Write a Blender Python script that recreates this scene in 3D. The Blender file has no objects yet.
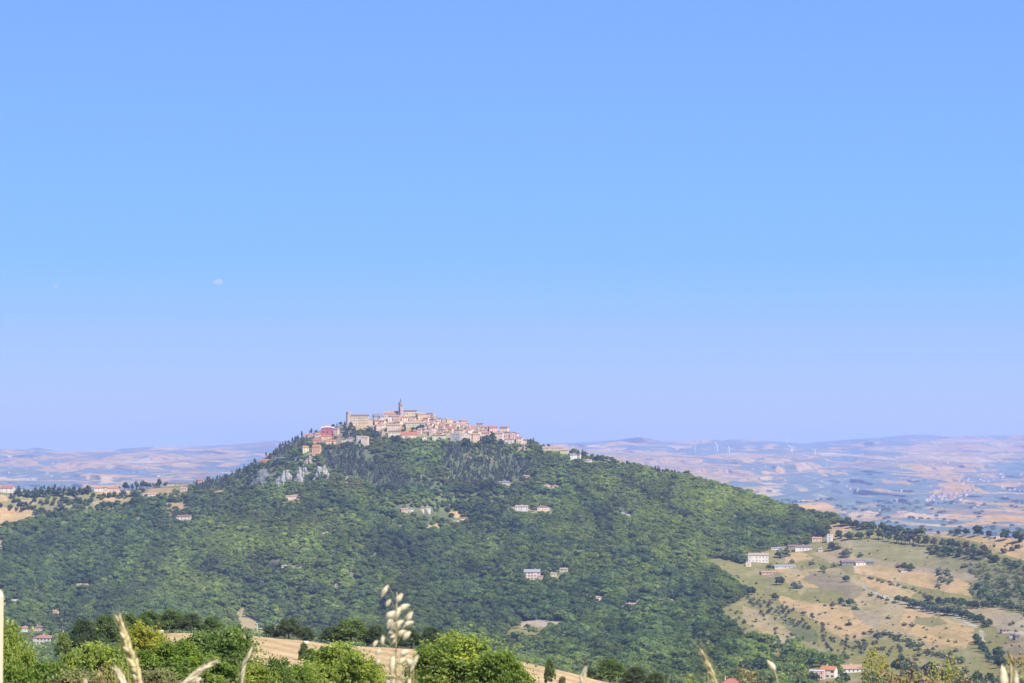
import bpy, math, random
import numpy as np
from mathutils import Vector, Matrix

random.seed(7); rng = np.random.default_rng(11)
scene = bpy.context.scene
COL = scene.collection

# ------------------------------------------------------------------ camera model
W, H = 1024, 683
LENS = 85.0
F = LENS / 36.0 * W
HOR = 455.0
PITCH = math.atan((HOR - H / 2) / F)
CP, SP = math.cos(PITCH), math.sin(PITCH)
KPX = 1.0 / F

def pt(x, y, d):
    """world point at forward distance d that lies on the line of sight of (x, y); works on arrays"""
    u = (np.asarray(x, float) - W / 2) / F
    v = (H / 2 - np.asarray(y, float)) / F
    dy = CP - v * SP
    dz = SP + v * CP
    d = np.asarray(d, float)
    return np.stack(np.broadcast_arrays(u * d / dy, d + 0 * u, dz * d / dy), -1)

cam_d = bpy.data.cameras.new('camera'); cam = bpy.data.objects.new('camera', cam_d); COL.objects.link(cam)
cam_d.lens = LENS; cam_d.sensor_width = 36; cam_d.clip_start = 0.2; cam_d.clip_end = 90000
cam.rotation_euler = (math.pi / 2 + PITCH, 0, 0)
cam_d.dof.use_dof = True; cam_d.dof.focus_distance = 2500; cam_d.dof.aperture_fstop = 24
scene.camera = cam

# ------------------------------------------------------------------ noise
def _hash(ix, iy, s):
    h = (ix.astype(np.int64) * 374761393 + iy.astype(np.int64) * 668265263 + s * 982451653) & 0xffffffff
    h = ((h ^ (h >> 13)) * 1274126177) & 0xffffffff
    h = (h ^ (h >> 16)) & 0xffffffff
    return h / 4294967295.0

def vnoise(x, y, s=0):
    x = np.asarray(x, float); y = np.asarray(y, float)
    ix, iy = np.floor(x), np.floor(y); fx, fy = x - ix, y - iy
    fx = fx * fx * (3 - 2 * fx); fy = fy * fy * (3 - 2 * fy)
    a = _hash(ix, iy, s); b = _hash(ix + 1, iy, s); c = _hash(ix, iy + 1, s); e = _hash(ix + 1, iy + 1, s)
    return (a + (b - a) * fx) * (1 - fy) + (c + (e - c) * fx) * fy

def fbm(x, y, s=0, o=4):
    t = 0; a = .5; n = 0
    for i in range(o):
        t = t + a * vnoise(x * 2 ** i, y * 2 ** i, s + i * 17); n += a; a *= .5
    return t / n * 2 - 1

def inpoly(x, y, poly):
    x = np.asarray(x, float); y = np.asarray(y, float)
    r = np.zeros(np.broadcast(x, y).shape, bool); n = len(poly)
    for i in range(n):
        x0, y0 = poly[i]; x1, y1 = poly[(i + 1) % n]
        if y0 == y1: continue
        c = ((y0 > y) != (y1 > y)) & (x < (x1 - x0) * (y - y0) / (y1 - y0) + x0)
        r ^= c
    return r

def voro(x, y, s):
    """cell id and hash of the nearest jittered point"""
    ix, iy = np.floor(x), np.floor(y)
    best = np.full(x.shape, 1e9); hid = np.zeros(x.shape)
    for ox in (-1, 0, 1):
        for oy in (-1, 0, 1):
            cx, cy = ix + ox, iy + oy
            px = cx + .15 + .7 * _hash(cx, cy, s); py = cy + .15 + .7 * _hash(cx, cy, s + 1)
            dd = np.abs(x - px) + np.abs(y - py)
            m = dd < best
            best = np.where(m, dd, best); hid = np.where(m, _hash(cx, cy, s + 2), hid)
    return hid

# ------------------------------------------------------------------ objects helpers
def tag(o, label=None, cat=None, group=None, kind=None):
    if label: o['label'] = label
    if cat: o['category'] = cat
    if group: o['group'] = group
    if kind: o['kind'] = kind
    return o

def empty(name, loc, rz=0.0, label=None, cat=None, group=None):
    o = bpy.data.objects.new(name, None); COL.objects.link(o)
    o.location = loc; o.rotation_euler = (0, 0, rz); o.empty_display_size = .1
    return tag(o, label, cat, group)

def mesh(name, verts, faces, mats=None, idx=None, smooth=False):
    me = bpy.data.meshes.new(name)
    me.from_pydata([tuple(v) for v in verts], [], [tuple(f) for f in faces])
    if mats is not None:
        for m in (mats if isinstance(mats, (list, tuple)) else [mats]): me.materials.append(m)
    if idx is not None: me.polygons.foreach_set('material_index', np.array(idx, np.int32))
    if smooth: me.polygons.foreach_set('use_smooth', np.ones(len(me.polygons), bool))
    me.update(); return me

def np_quads(name, V, Q, mat=None, smooth=False):
    me = bpy.data.meshes.new(name)
    V = np.ascontiguousarray(V, np.float32); Q = np.ascontiguousarray(Q, np.int32)
    n = len(Q); k = Q.shape[1]
    me.vertices.add(len(V)); me.vertices.foreach_set('co', V.ravel())
    me.loops.add(n * k); me.loops.foreach_set('vertex_index', Q.ravel())
    me.polygons.add(n); me.polygons.foreach_set('loop_start', np.arange(0, n * k, k, dtype=np.int32))
    if smooth: me.polygons.foreach_set('use_smooth', np.ones(n, bool))
    if mat: me.materials.append(mat)
    me.update(calc_edges=True); me.validate(); return me

def obj(name, me, parent=None, loc=(0, 0, 0), rz=0.0):
    o = bpy.data.objects.new(name, me); COL.objects.link(o)
    o.location = loc; o.rotation_euler = (0, 0, rz)
    if parent is not None: o.parent = parent
    return o

class MB:
    def __init__(s): s.v = []; s.f = []
    def add(s, v, f):
        n = len(s.v); s.v += [tuple(a) for a in v]; s.f += [tuple(i + n for i in q) for q in f]; return s
    def box(s, x0, x1, y0, y1, z0, z1):
        return s.add([(x0, y0, z0), (x1, y0, z0), (x1, y1, z0), (x0, y1, z0), (x0, y0, z1), (x1, y0, z1), (x1, y1, z1), (x0, y1, z1)],
                     [(0, 3, 2, 1), (4, 5, 6, 7), (0, 1, 5, 4), (1, 2, 6, 5), (2, 3, 7, 6), (3, 0, 4, 7)])
    def tube(s, pts, rad, n=8, cap=True):
        pts = [Vector(p) for p in pts]; b = len(s.v); up = Vector((0.13, 0.97, 0.2)).normalized()
        for i, p in enumerate(pts):
            t = (pts[min(i + 1, len(pts) - 1)] - pts[max(i - 1, 0)]).normalized()
            a = t.cross(up)
            if a.length < .05: a = t.cross(Vector((1, 0, 0)))
            a.normalize(); c = t.cross(a)
            r = rad[i] if isinstance(rad, (list, tuple)) else rad
            for j in range(n):
                q = 2 * math.pi * j / n
                s.v.append(tuple(p + (a * math.cos(q) + c * math.sin(q)) * r))
        for i in range(len(pts) - 1):
            for j in range(n):
                s.f.append((b + i * n + j, b + i * n + (j + 1) % n, b + (i + 1) * n + (j + 1) % n, b + (i + 1) * n + j))
        if cap:
            s.f.append(tuple(b + j for j in range(n))[::-1]); s.f.append(tuple(b + (len(pts) - 1) * n + j for j in range(n)))
        return s
    def me(s, name, mat, smooth=False): return mesh(name, s.v, s.f, mat, smooth=smooth)

# ------------------------------------------------------------------ materials
def new_mat(name):
    m = bpy.data.materials.new(name); m.use_nodes = True
    nt = m.node_tree; nt.nodes.clear()
    out = nt.nodes.new('ShaderNodeOutputMaterial'); return m, nt, out

def N(nt, t, **kw):
    n = nt.nodes.new(t)
    for k, v in kw.items(): setattr(n, k, v)
    return n

def surf_mat(name, col, var=.15, scale=2.0, rough=.9, spec=.2, bump=0.0, streak=False):
    m, nt, out = new_mat(name)
    b = N(nt, 'ShaderNodeBsdfPrincipled'); b.inputs['Roughness'].default_value = rough
    b.inputs['Specular IOR Level'].default_value = spec
    tc = N(nt, 'ShaderNodeTexCoord'); mp = N(nt, 'ShaderNodeMapping')
    if streak: mp.inputs['Scale'].default_value = (1, 1, .25)
    nt.links.new(tc.outputs['Object'], mp.inputs[0])
    nz = N(nt, 'ShaderNodeTexNoise'); nz.inputs['Scale'].default_value = scale; nz.inputs['Detail'].default_value = 5
    nt.links.new(mp.outputs[0], nz.inputs['Vector'])
    mr = N(nt, 'ShaderNodeMapRange'); mr.inputs[1].default_value = .3; mr.inputs[2].default_value = .7
    mr.inputs[3].default_value = 1 - var; mr.inputs[4].default_value = 1 + var
    nt.links.new(nz.outputs[0], mr.inputs[0])
    hv = N(nt, 'ShaderNodeHueSaturation'); hv.inputs['Color'].default_value = (*col, 1)
    nt.links.new(mr.outputs[0], hv.inputs['Value']); nt.links.new(hv.outputs[0], b.inputs['Base Color'])
    if bump:
        bp = N(nt, 'ShaderNodeBump'); bp.inputs['Strength'].default_value = bump
        nt.links.new(nz.outputs[0], bp.inputs['Height']); nt.links.new(bp.outputs[0], b.inputs['Normal'])
    nt.links.new(b.outputs[0], out.inputs[0]); return m

def tile_mat(name, col):
    """clay tiles: fine rows across the slope plus blotches of weathering"""
    m, nt, out = new_mat(name)
    b = N(nt, 'ShaderNodeBsdfPrincipled'); b.inputs['Roughness'].default_value = .85; b.inputs['Specular IOR Level'].default_value = .2
    tc = N(nt, 'ShaderNodeTexCoord')
    wv = N(nt, 'ShaderNodeTexWave'); wv.bands_direction = 'X'; wv.inputs['Scale'].default_value = 1.2; wv.inputs['Distortion'].default_value = .6
    nz = N(nt, 'ShaderNodeTexNoise'); nz.inputs['Scale'].default_value = .7; nz.inputs['Detail'].default_value = 6; nz.inputs['Roughness'].default_value = .7
    nt.links.new(tc.outputs['Object'], wv.inputs[0]); nt.links.new(tc.outputs['Object'], nz.inputs['Vector'])
    a = N(nt, 'ShaderNodeMath', operation='MULTIPLY'); a.inputs[1].default_value = .22; nt.links.new(wv.outputs['Fac'], a.inputs[0])
    c = N(nt, 'ShaderNodeMath', operation='MULTIPLY_ADD'); c.inputs[1].default_value = 1.1; nt.links.new(nz.outputs[0], c.inputs[0]); nt.links.new(a.outputs[0], c.inputs[2])
    d = N(nt, 'ShaderNodeMath', operation='ADD'); d.inputs[1].default_value = .32; nt.links.new(c.outputs[0], d.inputs[0])
    hv = N(nt, 'ShaderNodeHueSaturation'); hv.inputs['Color'].default_value = (*col, 1)
    nt.links.new(d.outputs[0], hv.inputs['Value']); nt.links.new(hv.outputs[0], b.inputs['Base Color'])
    nt.links.new(b.outputs[0], out.inputs[0]); return m

def terrain_mat(name, scale, var, fine):
    m, nt, out = new_mat(name)
    b = N(nt, 'ShaderNodeBsdfDiffuse')
    at = N(nt, 'ShaderNodeAttribute', attribute_name='Col')
    tc = N(nt, 'ShaderNodeTexCoord')
    n1 = N(nt, 'ShaderNodeTexNoise'); n1.inputs['Scale'].default_value = scale; n1.inputs['Detail'].default_value = 8; n1.inputs['Roughness'].default_value = .65
    nt.links.new(tc.outputs['Object'], n1.inputs['Vector'])
    mr = N(nt, 'ShaderNodeMapRange'); mr.inputs[1].default_value = .3; mr.inputs[2].default_value = .7
    mr.inputs[3].default_value = 1 - var; mr.inputs[4].default_value = 1 + var
    nt.links.new(n1.outputs[0], mr.inputs[0])
    hv = N(nt, 'ShaderNodeHueSaturation'); nt.links.new(at.outputs['Color'], hv.inputs['Color']); nt.links.new(mr.outputs[0], hv.inputs['Value'])
    nt.links.new(hv.outputs[0], b.inputs['Color'])
    bp = N(nt, 'ShaderNodeBump'); bp.inputs['Strength'].default_value = .5; bp.inputs['Distance'].default_value = fine
    nt.links.new(n1.outputs[0], bp.inputs['Height']); nt.links.new(bp.outputs[0], b.inputs['Normal'])
    nt.links.new(b.outputs[0], out.inputs[0]); return m

def leaf_mat(name, source='instancer', base=(.07, .11, .03), var=.3, transl=.0, hue=0.02):
    m, nt, out = new_mat(name)
    if source == 'instancer':
        at = N(nt, 'ShaderNodeAttribute', attribute_name='tint', attribute_type='INSTANCER'); csock = at.outputs['Color']
    elif source == 'object':
        oi = N(nt, 'ShaderNodeObjectInfo'); csock = oi.outputs['Color']
    else:
        rg = N(nt, 'ShaderNodeRGB'); rg.outputs[0].default_value = (*base, 1); csock = rg.outputs[0]
    tn = N(nt, 'ShaderNodeAttribute', attribute_name='tone')
    mr = N(nt, 'ShaderNodeMapRange'); mr.inputs[3].default_value = 1 - var; mr.inputs[4].default_value = 1 + var
    nt.links.new(tn.outputs['Fac'], mr.inputs[0])
    hr = N(nt, 'ShaderNodeMapRange'); hr.inputs[3].default_value = .5 + hue; hr.inputs[4].default_value = .5 - hue
    nt.links.new(tn.outputs['Fac'], hr.inputs[0])
    hv = N(nt, 'ShaderNodeHueSaturation'); nt.links.new(csock, hv.inputs['Color']); nt.links.new(mr.outputs[0], hv.inputs['Value']); nt.links.new(hr.outputs[0], hv.inputs['Hue'])
    d = N(nt, 'ShaderNodeBsdfDiffuse'); nt.links.new(hv.outputs[0], d.inputs['Color'])
    if transl > 0:
        t = N(nt, 'ShaderNodeBsdfTranslucent'); h2 = N(nt, 'ShaderNodeHueSaturation'); h2.inputs['Saturation'].default_value = 1.15; h2.inputs['Value'].default_value = 1.5
        nt.links.new(hv.outputs[0], h2.inputs['Color']); nt.links.new(h2.outputs[0], t.inputs['Color'])
        g = N(nt, 'ShaderNodeBsdfGlossy'); g.inputs['Roughness'].default_value = .45; g.inputs['Color'].default_value = (.6, .6, .6, 1)
        mx = N(nt, 'ShaderNodeMixShader'); mx.inputs[0].default_value = transl
        nt.links.new(d.outputs[0], mx.inputs[1]); nt.links.new(t.outputs[0], mx.inputs[2])
        m2 = N(nt, 'ShaderNodeMixShader'); m2.inputs[0].default_value = .015
        nt.links.new(mx.outputs[0], m2.inputs[1]); nt.links.new(g.outputs[0], m2.inputs[2])
        nt.links.new(m2.outputs[0], out.inputs[0])
    else:
        nt.links.new(d.outputs[0], out.inputs[0])
    return m

M_bark = surf_mat('bark', (.11, .085, .06), .3, 3)
M_leaf_far = leaf_mat('wood_foliage', 'instancer', var=.2, transl=.5)
M_leaf_obj = leaf_mat('tree_foliage', 'object', var=.3, transl=.4)
M_leaf_near = leaf_mat('near_foliage', 'object', var=.4, transl=.6, hue=.022)

# ------------------------------------------------------------------ terrain
xs = np.concatenate([[-3600, -2400, -1600, -1100, -800, -600, -450, -330, -240, -170, -120, -90], np.arange(-64, 1089, 1.25),
                     [1110, 1150, 1210, 1290, 1380, 1500, 1650, 1850, 2150, 2650, 3500, 4700]])
YS = [(-64, 494), (0, 492), (60, 490), (115, 491), (160, 487), (200, 483), (225, 477), (256, 463), (275, 452), (290, 442), (310, 434), (330, 428), (345, 424.5), (370, 423), (385, 419),
      (400, 415.5), (420, 415), (433, 417), (445, 420), (460, 424), (480, 427), (500, 431.5), (520, 438), (531, 443), (545, 447), (560, 449.5), (580, 453), (597, 458), (635, 466),
      (675, 473), (700, 479), (725, 486), (750, 494), (775, 503), (790, 508), (825, 516), (850, 521), (873, 526), (903, 530), (928, 534), (955, 535), (985, 536), (1024, 540), (1088, 545)]
DS = [(-64, 3900), (200, 3950), (345, 4000), (430, 4020), (530, 4000), (640, 3900), (750, 3700), (850, 3400), (1024, 3000), (1500, 2900)]
DB = [(-64, 2350), (300, 2350), (500, 2150), (700, 1850), (850, 1700), (1024, 1600), (1500, 1600)]
YB = 692.0
def itp(x, c): return np.interp(x, [a for a, _ in c], [b for _, b in c])

def d_hill(x, y):
    x = np.asarray(x, float); y = np.asarray(y, float)
    ys = itp(x, YS) + .5 * fbm(x / 11, 0 * x + 3, 5, 2)
    t = np.clip((y - ys) / (YB - ys), 0, 1)
    d = itp(x, DS) + (itp(x, DB) - itp(x, DS)) * (t * (.7 + .3 * t))
    env = np.clip(t * 9, 0, 1) * np.clip((1 - t) * 6, 0, 1)
    right = np.clip((x - 700) / 120, 0, 1)
    d = d + env * ((120 - 70 * right) * fbm(x / 150, y / 75 + x / 500, 21, 3) + (26 - 10 * right) * fbm(x / 34, y / 22, 31, 2))
    d = d - 130 * np.exp(-((x - 285) / 90) ** 2 - ((y - 545) / 40) ** 2)
    d = d - 90 * np.exp(-((x - 620) / 110) ** 2 - ((y - 545) / 55) ** 2)
    d = d + 80 * np.exp(-((x - 455) / 45) ** 2 - ((y - 545) / 50) ** 2)
    return d
def ys_hill(x): return itp(x, YS) + .5 * fbm(np.asarray(x, float) / 11, 0 * np.asarray(x, float) + 3, 5, 2)

def G(x, y):
    """ground point of the hill at a line of sight"""
    y = max(y, float(ys_hill(x)) + .01)
    return Vector(pt(x, y, d_hill(x, y)).tolist())
def mpp(p): return p.y * KPX

# --- far country
YF = [(-3600, 448), (-64, 450), (0, 449), (25, 449.5), (37, 447.6), (50, 449.5), (62, 452), (87, 451), (112, 450), (125, 448.5), (145, 447.2), (187, 447), (225, 445), (256, 442.5), (275, 440.2), (300, 441), (400, 446),
      (500, 446), (545, 443), (575, 442.7), (600, 441), (620, 439.5), (637, 437.2), (650, 438.5), (662, 441), (690, 441.2), (705, 440), (730, 439.3), (760, 440.3), (775, 441.5), (805, 443.6),
      (825, 441.5), (843, 440), (880, 437.3), (910, 434.8), (930, 434.9), (953, 437), (975, 435.8), (1024, 434.8), (1088, 436), (4700, 440)]
def d_far_y(y):
    return np.interp(y, [434, 441, 448, 455, 462, 470, 480, 490, 500, 512, 525, 540, 560], [29000, 26500, 24000, 21500, 19200, 17200, 15200, 13300, 11700, 10000, 8600, 7400, 6000])
def d_far(x, y):
    x = np.asarray(x, float); y = np.asarray(y, float)
    yf = itp(x, YF)
    env = np.clip((y - yf) / 6, 0, 1) * np.clip((535 - y) / 40, 0, 1)
    nz = .9 * fbm(x / 120, 0 * x + 2, 63, 3) + .25 * fbm(x / 28, y / 60, 67, 2)
    ph = y / 10.5 + nz; fl = np.floor(ph); f = ph - fl
    g = np.where(f > .30, .72 + .28 * (f - .30) / .70, .72 * np.sin(np.clip(f / .30, 0, 1) * np.pi / 2))
    ye = 10.5 * (fl + g - nz); st = np.clip((530 - y) / 30, 0, 1)
    return d_far_y(y + (ye - y) * st) + env * (500 * fbm(x / 110, y / 16 + x / 260, 61, 4) + 330 * fbm(x / 30, y / 5, 71, 3)) + 1500 * (1 - np.clip((y - yf) / 5, 0, 1)) * fbm(x / 90, y * 0, 77, 2)

# --- near shoulder with the mown field
YE = [(-64, 668), (0, 668), (55, 662), (90, 652), (130, 640), (160, 632.5), (200, 633), (245, 635), (300, 640), (345, 645), (420, 649), (470, 653), (510, 659), (550, 668), (600, 680), (640, 688), (700, 702), (850, 722), (1024, 735)]
def d_edge(x): return np.interp(x, [-64, 160, 420, 600, 1024], [500, 540, 520, 480, 430])
def near_z(x, d):
    de = d_edge(x); ze = pt(x, itp(x, YE), de)[..., 2]
    s = np.clip(d / de, 0, 1)
    lin = -1.45 + (ze + 1.45) * (s ** .75)
    bulge = -1.0 * np.sin(np.pi * s) * 3.0
    return lin + bulge * s + .25 * fbm(d / 14, x / 60, 91, 3) * np.clip(d / 30, 0, 1) * (1 - s)
def GN(x, d):
    """ground point of the near shoulder, given the column and the distance"""
    u = (x - W / 2) / F / CP
    return Vector((u * d, d, float(near_z(np.array(float(x)), np.array(float(d))))))

def grid_mesh(name, P, C, mat, cls=True):
    r, c, _ = P.shape
    i = np.arange(r - 1)[:, None] * c + np.arange(c - 1)[None]
    Q = np.stack([i, i + 1, i + c + 1, i + c], -1).reshape(-1, 4)
    me = np_quads(name, P.reshape(-1, 3), Q, mat, smooth=True)
    ca = me.color_attributes.new('Col', 'FLOAT_COLOR', 'POINT')
    A = np.ones((r * c, 4), np.float32); A[:, :3] = C.reshape(-1, 3)
    ca.data.foreach_set('color', A.ravel())
    o = obj(name, me); o['kind'] = 'structure'; return o

C_floor = np.array((.055, .07, .03)); 
PAL = dict(olive=(.30, .27, .095), meadow=(.31, .28, .12), gold=(.60, .41, .19), tan=(.46, .36, .18), pale=(.52, .43, .29), brown=(.31, .245, .155), green=(.17, .19, .08),
           pinkish=(.42, .34, .21), rock=(.42, .39, .35), ochre=(.45, .32, .16), path=(.58, .50, .38), scrub=(.15, .145, .08), floor=(.050, .068, .03))

for k_ in PAL:
    if k_ not in ('floor',): PAL[k_] = tuple(.56 * c for c in PAL[k_])
PAL['floor'] = (.11, .13, .05); PAL['scrub'] = (.125, .12, .068); PAL['rock'] = (.24, .225, .18)
# ground cover of the hill: outline, colour, density of woodland (0..1), kind of woodland
REG = [
 # open country on the right
 ([(700, 556), (745, 562), (770, 548), (820, 543), (838, 518), (850, 516), (1140, 530), (1140, 720), (806, 720), (804, 667), (786, 649), (746, 641), (731, 632), (715, 612), (735, 603), (748, 594), (726, 576)], 'olive', .0, 1),
 ([(826, 522), (838, 523), (850, 526), (853, 531), (848, 538), (832, 538)], 'gold', 0, 1),
 ([(853, 542), (879, 538), (896, 542), (927, 546), (980, 556), (988, 566), (960, 572), (924, 569), (896, 562), (865, 556), (850, 550)], 'meadow', 0, 1),
 ([(836, 538), (853, 540), (852, 548), (840, 546)], 'tan', 0, 1),
 ([(858, 556), (900, 563), (960, 573), (985, 566), (985, 578), (950, 582), (900, 575), (860, 570)], 'pinkish', 0, 1),
 ([(855, 565), (880, 566), (930, 573), (960, 578), (981, 590), (976, 598), (950, 593), (920, 587), (885, 579), (855, 573)], 'gold', 0, 1),
 ([(783, 552), (808, 553), (813, 560), (786, 563)], 'gold', 0, 1),
 ([(810, 553), (850, 549), (858, 560), (830, 563)], 'tan', 0, 1),
 ([(770, 566), (800, 570), (840, 568), (872, 586), (917, 602), (975, 622), (968, 642), (930, 652), (905, 642), (880, 632), (852, 642), (820, 628), (800, 596), (785, 580)], 'tan', 0, 1),
 ([(772, 566), (790, 570), (812, 580), (832, 592), (828, 595), (800, 583), (778, 572)], 'gold', 0, 1),
 ([(815, 572), (846, 577), (866, 590), (850, 602), (828, 590), (800, 580)], 'brown', 0, 1),
 ([(862, 575), (895, 583), (915, 592), (908, 600), (880, 592), (858, 583)], 'gold', 0, 1),
 ([(822, 588), (842, 592), (856, 604), (850, 610), (820, 606), (800, 598), (806, 588)], 'olive', 0, 1),
 ([(776, 593), (800, 601), (830, 603), (860, 610), (874, 625), (862, 636), (847, 642), (830, 630), (803, 613), (783, 606)], 'gold', 0, 1),
 ([(846, 606), (880, 612), (880, 630), (862, 622)], 'pinkish', 0, 1),
 ([(785, 622), (800, 622), (816, 630), (820, 642), (800, 642), (786, 632)], 'green', 0, 1),
 ([(742, 606), (765, 612), (795, 636), (800, 646), (770, 640), (745, 622)], 'tan', 0, 1),
 ([(904, 608), (925, 612), (950, 620), (974, 627), (975, 640), (962, 650), (930, 642), (900, 630)], 'gold', 0, 1),
 ([(914, 617), (940, 618), (950, 624), (930, 627), (915, 624)], 'meadow', 0, 1),
 ([(930, 650), (960, 648), (985, 660), (985, 680), (940, 672)], 'meadow', 0, 1),
 ([(958, 609), (975, 606), (1000, 607), (1012, 612), (995, 618), (965, 614)], 'tan', 0, 1),
 ([(985, 618), (1015, 612), (1040, 622), (1040, 640), (1000, 632)], 'pinkish', 0, 1),
 ([(1014, 622), (1040, 620), (1040, 629), (1018, 629)], 'pale', 0, 1),
 ([(1001, 642), (1040, 638), (1040, 662), (1005, 656)], 'brown', 0, 1),
 ([(928, 529), (970, 530), (985, 536), (1040, 537), (1040, 563), (1012, 557), (985, 545), (960, 538), (930, 536)], 'gold', 0, 1),
 ([(960, 566), (1000, 560), (1140, 568), (1140, 604), (1012, 606), (975, 600), (967, 590), (980, 578)], 'scrub', .45, 3),
 ([(855, 560), (852, 562), (850, 560), (870, 590), (917, 606), (960, 616), (978, 626), (976, 629), (958, 619), (915, 609), (866, 592)], 'path', 0, 1),
 ([(979, 630), (984, 630), (984, 640), (988, 648), (994, 654), (990, 655), (983, 648), (980, 640)], 'path', 0, 1),
 ([(1010, 631), (1040, 633), (1040, 636), (1010, 634)], 'path', 0, 1),
 # slope between the houses and the wood
 ([(752, 645), (800, 650), (840, 662), (840, 700), (790, 700), (770, 668)], 'olive', .15, 1),
 # left plateau
 ([(-80, 493), (30, 494), (115, 492), (165, 487), (185, 491), (180, 498), (140, 503), (118, 508), (80, 512), (50, 516), (36, 520), (0, 528), (-80, 532)], 'meadow', .10, 1),
 ([(-80, 506), (20, 508), (38, 512), (34, 519), (0, 527), (-80, 530)], 'gold', 0, 1),
 ([(-80, 493), (4, 494), (8, 501), (-80, 504)], 'gold', 0, 1),
 ([(20, 500), (40, 499), (36, 505), (14, 505)], 'tan', 0, 1),
 ([(96, 492), (135, 490), (128, 499), (104, 501)], 'gold', 0, 1),
 ([(92, 502), (130, 499), (134, 503), (100, 508)], 'tan', 0, 1),
 ([(146, 488), (178, 488), (176, 492), (150, 494)], 'ochre', 0, 1),
 ([(165, 503), (186, 502), (186, 511), (170, 516), (164, 512)], 'ochre', .1, 1),
 ([(209, 496), (224, 488), (229, 489), (216, 499)], 'ochre', .1, 1),
 ([(133, 518), (140, 518), (139, 528), (134, 528)], 'ochre', 0, 1),
 ([(66, 585), (92, 582), (97, 586), (84, 592), (68, 592)], 'pinkish', 0, 1),
 ([(-80, 540), (4, 541), (5, 552), (-80, 555)], 'pinkish', 0, 1),
 ([(-80, 587), (10, 589), (16, 594), (-80, 596)], 'ochre', .1, 1),
 ([(16, 595), (36, 590), (50, 592), (30, 600), (16, 600)], 'ochre', .3, 1),
 ([(-80, 601), (14, 602), (18, 606), (6, 610), (-80, 611)], 'tan', 0, 1),
 ([(46, 611), (58, 608), (58, 618), (50, 620)], 'ochre', .1, 1),
 # cliff
 ([(234, 482), (248, 470), (262, 468), (285, 466), (300, 458), (312, 452), (320, 458), (330, 470), (352, 478), (350, 486), (322, 484), (300, 487), (270, 488), (245, 490)], 'rock', .42, 1),
 ([(318, 476), (352, 478), (372, 486), (350, 490), (320, 486)], 'ochre', .55, 1),
 ([(262, 470), (276, 462), (292, 459), (300, 458), (290, 468), (270, 476)], 'scrub', .5, 1),
 # clearings in the wood
 ([(283, 495), (300, 493), (300, 500), (296, 506), (288, 506), (284, 500)], 'ochre', .1, 1),
 ([(315, 535), (328, 530), (338, 530), (336, 534), (322, 538)], 'pinkish', .05, 1),
 ([(276, 566), (290, 565), (305, 568), (303, 572), (280, 572)], 'tan', 0, 1),
 ([(396, 511), (420, 511), (440, 511), (460, 514), (468, 519), (450, 521), (440, 523), (428, 524), (405, 519)], 'green', .15, 1),
 ([(448, 511), (458, 511), (464, 516), (456, 518)], 'gold', 0, 1),
 ([(423, 526), (440, 524), (444, 526), (436, 530), (426, 529)], 'gold', 0, 1),
 ([(436, 529), (440, 529), (440, 540), (436, 538)], 'pinkish', 0, 1),
 ([(484, 500), (500, 504), (516, 506), (555, 512), (552, 515), (520, 514), (496, 508), (484, 504)], 'tan', .15, 1),
 ([(536, 490), (546, 485), (556, 484), (562, 491), (548, 494)], 'ochre', .2, 1),
 ([(464, 456), (470, 451), (476, 452), (486, 456), (494, 453), (497, 458), (482, 461), (468, 460)], 'scrub', .4, 1),
 ([(516, 452), (520, 446), (528, 446), (528, 452)], 'ochre', .1, 1),
 ([(584, 461), (600, 459), (612, 461), (608, 465), (586, 464)], 'green', .0, 1),
 ([(615, 508), (622, 506), (633, 516), (630, 522), (620, 516)], 'rock', .1, 1),
 ([(645, 561), (657, 560), (660, 564), (646, 565)], 'ochre', 0, 1),
 ([(680, 558), (692, 556), (700, 560), (690, 563)], 'ochre', .1, 1),
 ([(556, 578), (570, 572), (572, 580), (560, 584)], 'tan', .2, 1),
 ([(584, 602), (596, 597), (606, 600), (602, 604), (588, 606)], 'tan', .1, 1),
 ([(616, 610), (626, 604), (648, 603), (650, 607), (632, 611), (622, 613)], 'pinkish', .05, 1),
 ([(504, 632), (522, 620), (552, 620), (572, 623), (571, 634), (550, 640), (520, 643), (504, 640)], 'meadow', .02, 1),
 ([(518, 621), (560, 620), (558, 627), (520, 627)], 'pale', 0, 1),
 ([(540, 606), (560, 603), (562, 606), (540, 608)], 'ochre', .1, 1),
 ([(614, 634), (624, 632), (626, 640), (616, 641)], 'pinkish', .2, 1),
 ([(662, 620), (672, 618), (674, 625), (664, 626)], 'ochre', .2, 1),
 ([(636, 624), (641, 624), (644, 630), (640, 630)], 'ochre', .0, 1),
 ([(666, 598), (676, 600), (678, 605), (668, 604)], 'pinkish', .1, 1),
 ([(238, 608), (246, 604), (248, 616), (262, 626), (272, 634), (240, 642), (236, 620)], 'tan', .05, 1),
 # the town itself stands on bare ground
 ([(372, 408), (400, 405), (435, 408), (480, 420), (528, 434), (526, 443), (505, 442), (470, 440), (440, 438), (420, 436), (398, 437), (380, 436), (345, 430), (345, 420)], 'tan', .0, 1),
 ([(318, 420), (345, 420), (352, 436), (340, 444), (316, 444), (312, 436)], 'brown', .2, 1),
]
CONIF = [[(330, 440), (352, 446), (372, 452), (390, 470), (420, 485), (400, 492), (365, 484), (335, 476), (322, 460)],
         [(440, 446), (500, 450), (528, 462), (530, 476), (500, 484), (462, 484), (440, 466)],
         [(190, 478), (230, 470), (268, 452), (300, 434), (318, 424), (312, 442), (280, 458), (240, 480), (200, 495)],
         [(80, 490), (20, 488), (20, 500), (80, 500)], [(116, 482), (165, 480), (165, 492), (116, 492)],
         [(400, 478), (440, 482), (436, 490), (402, 492)]]
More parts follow.
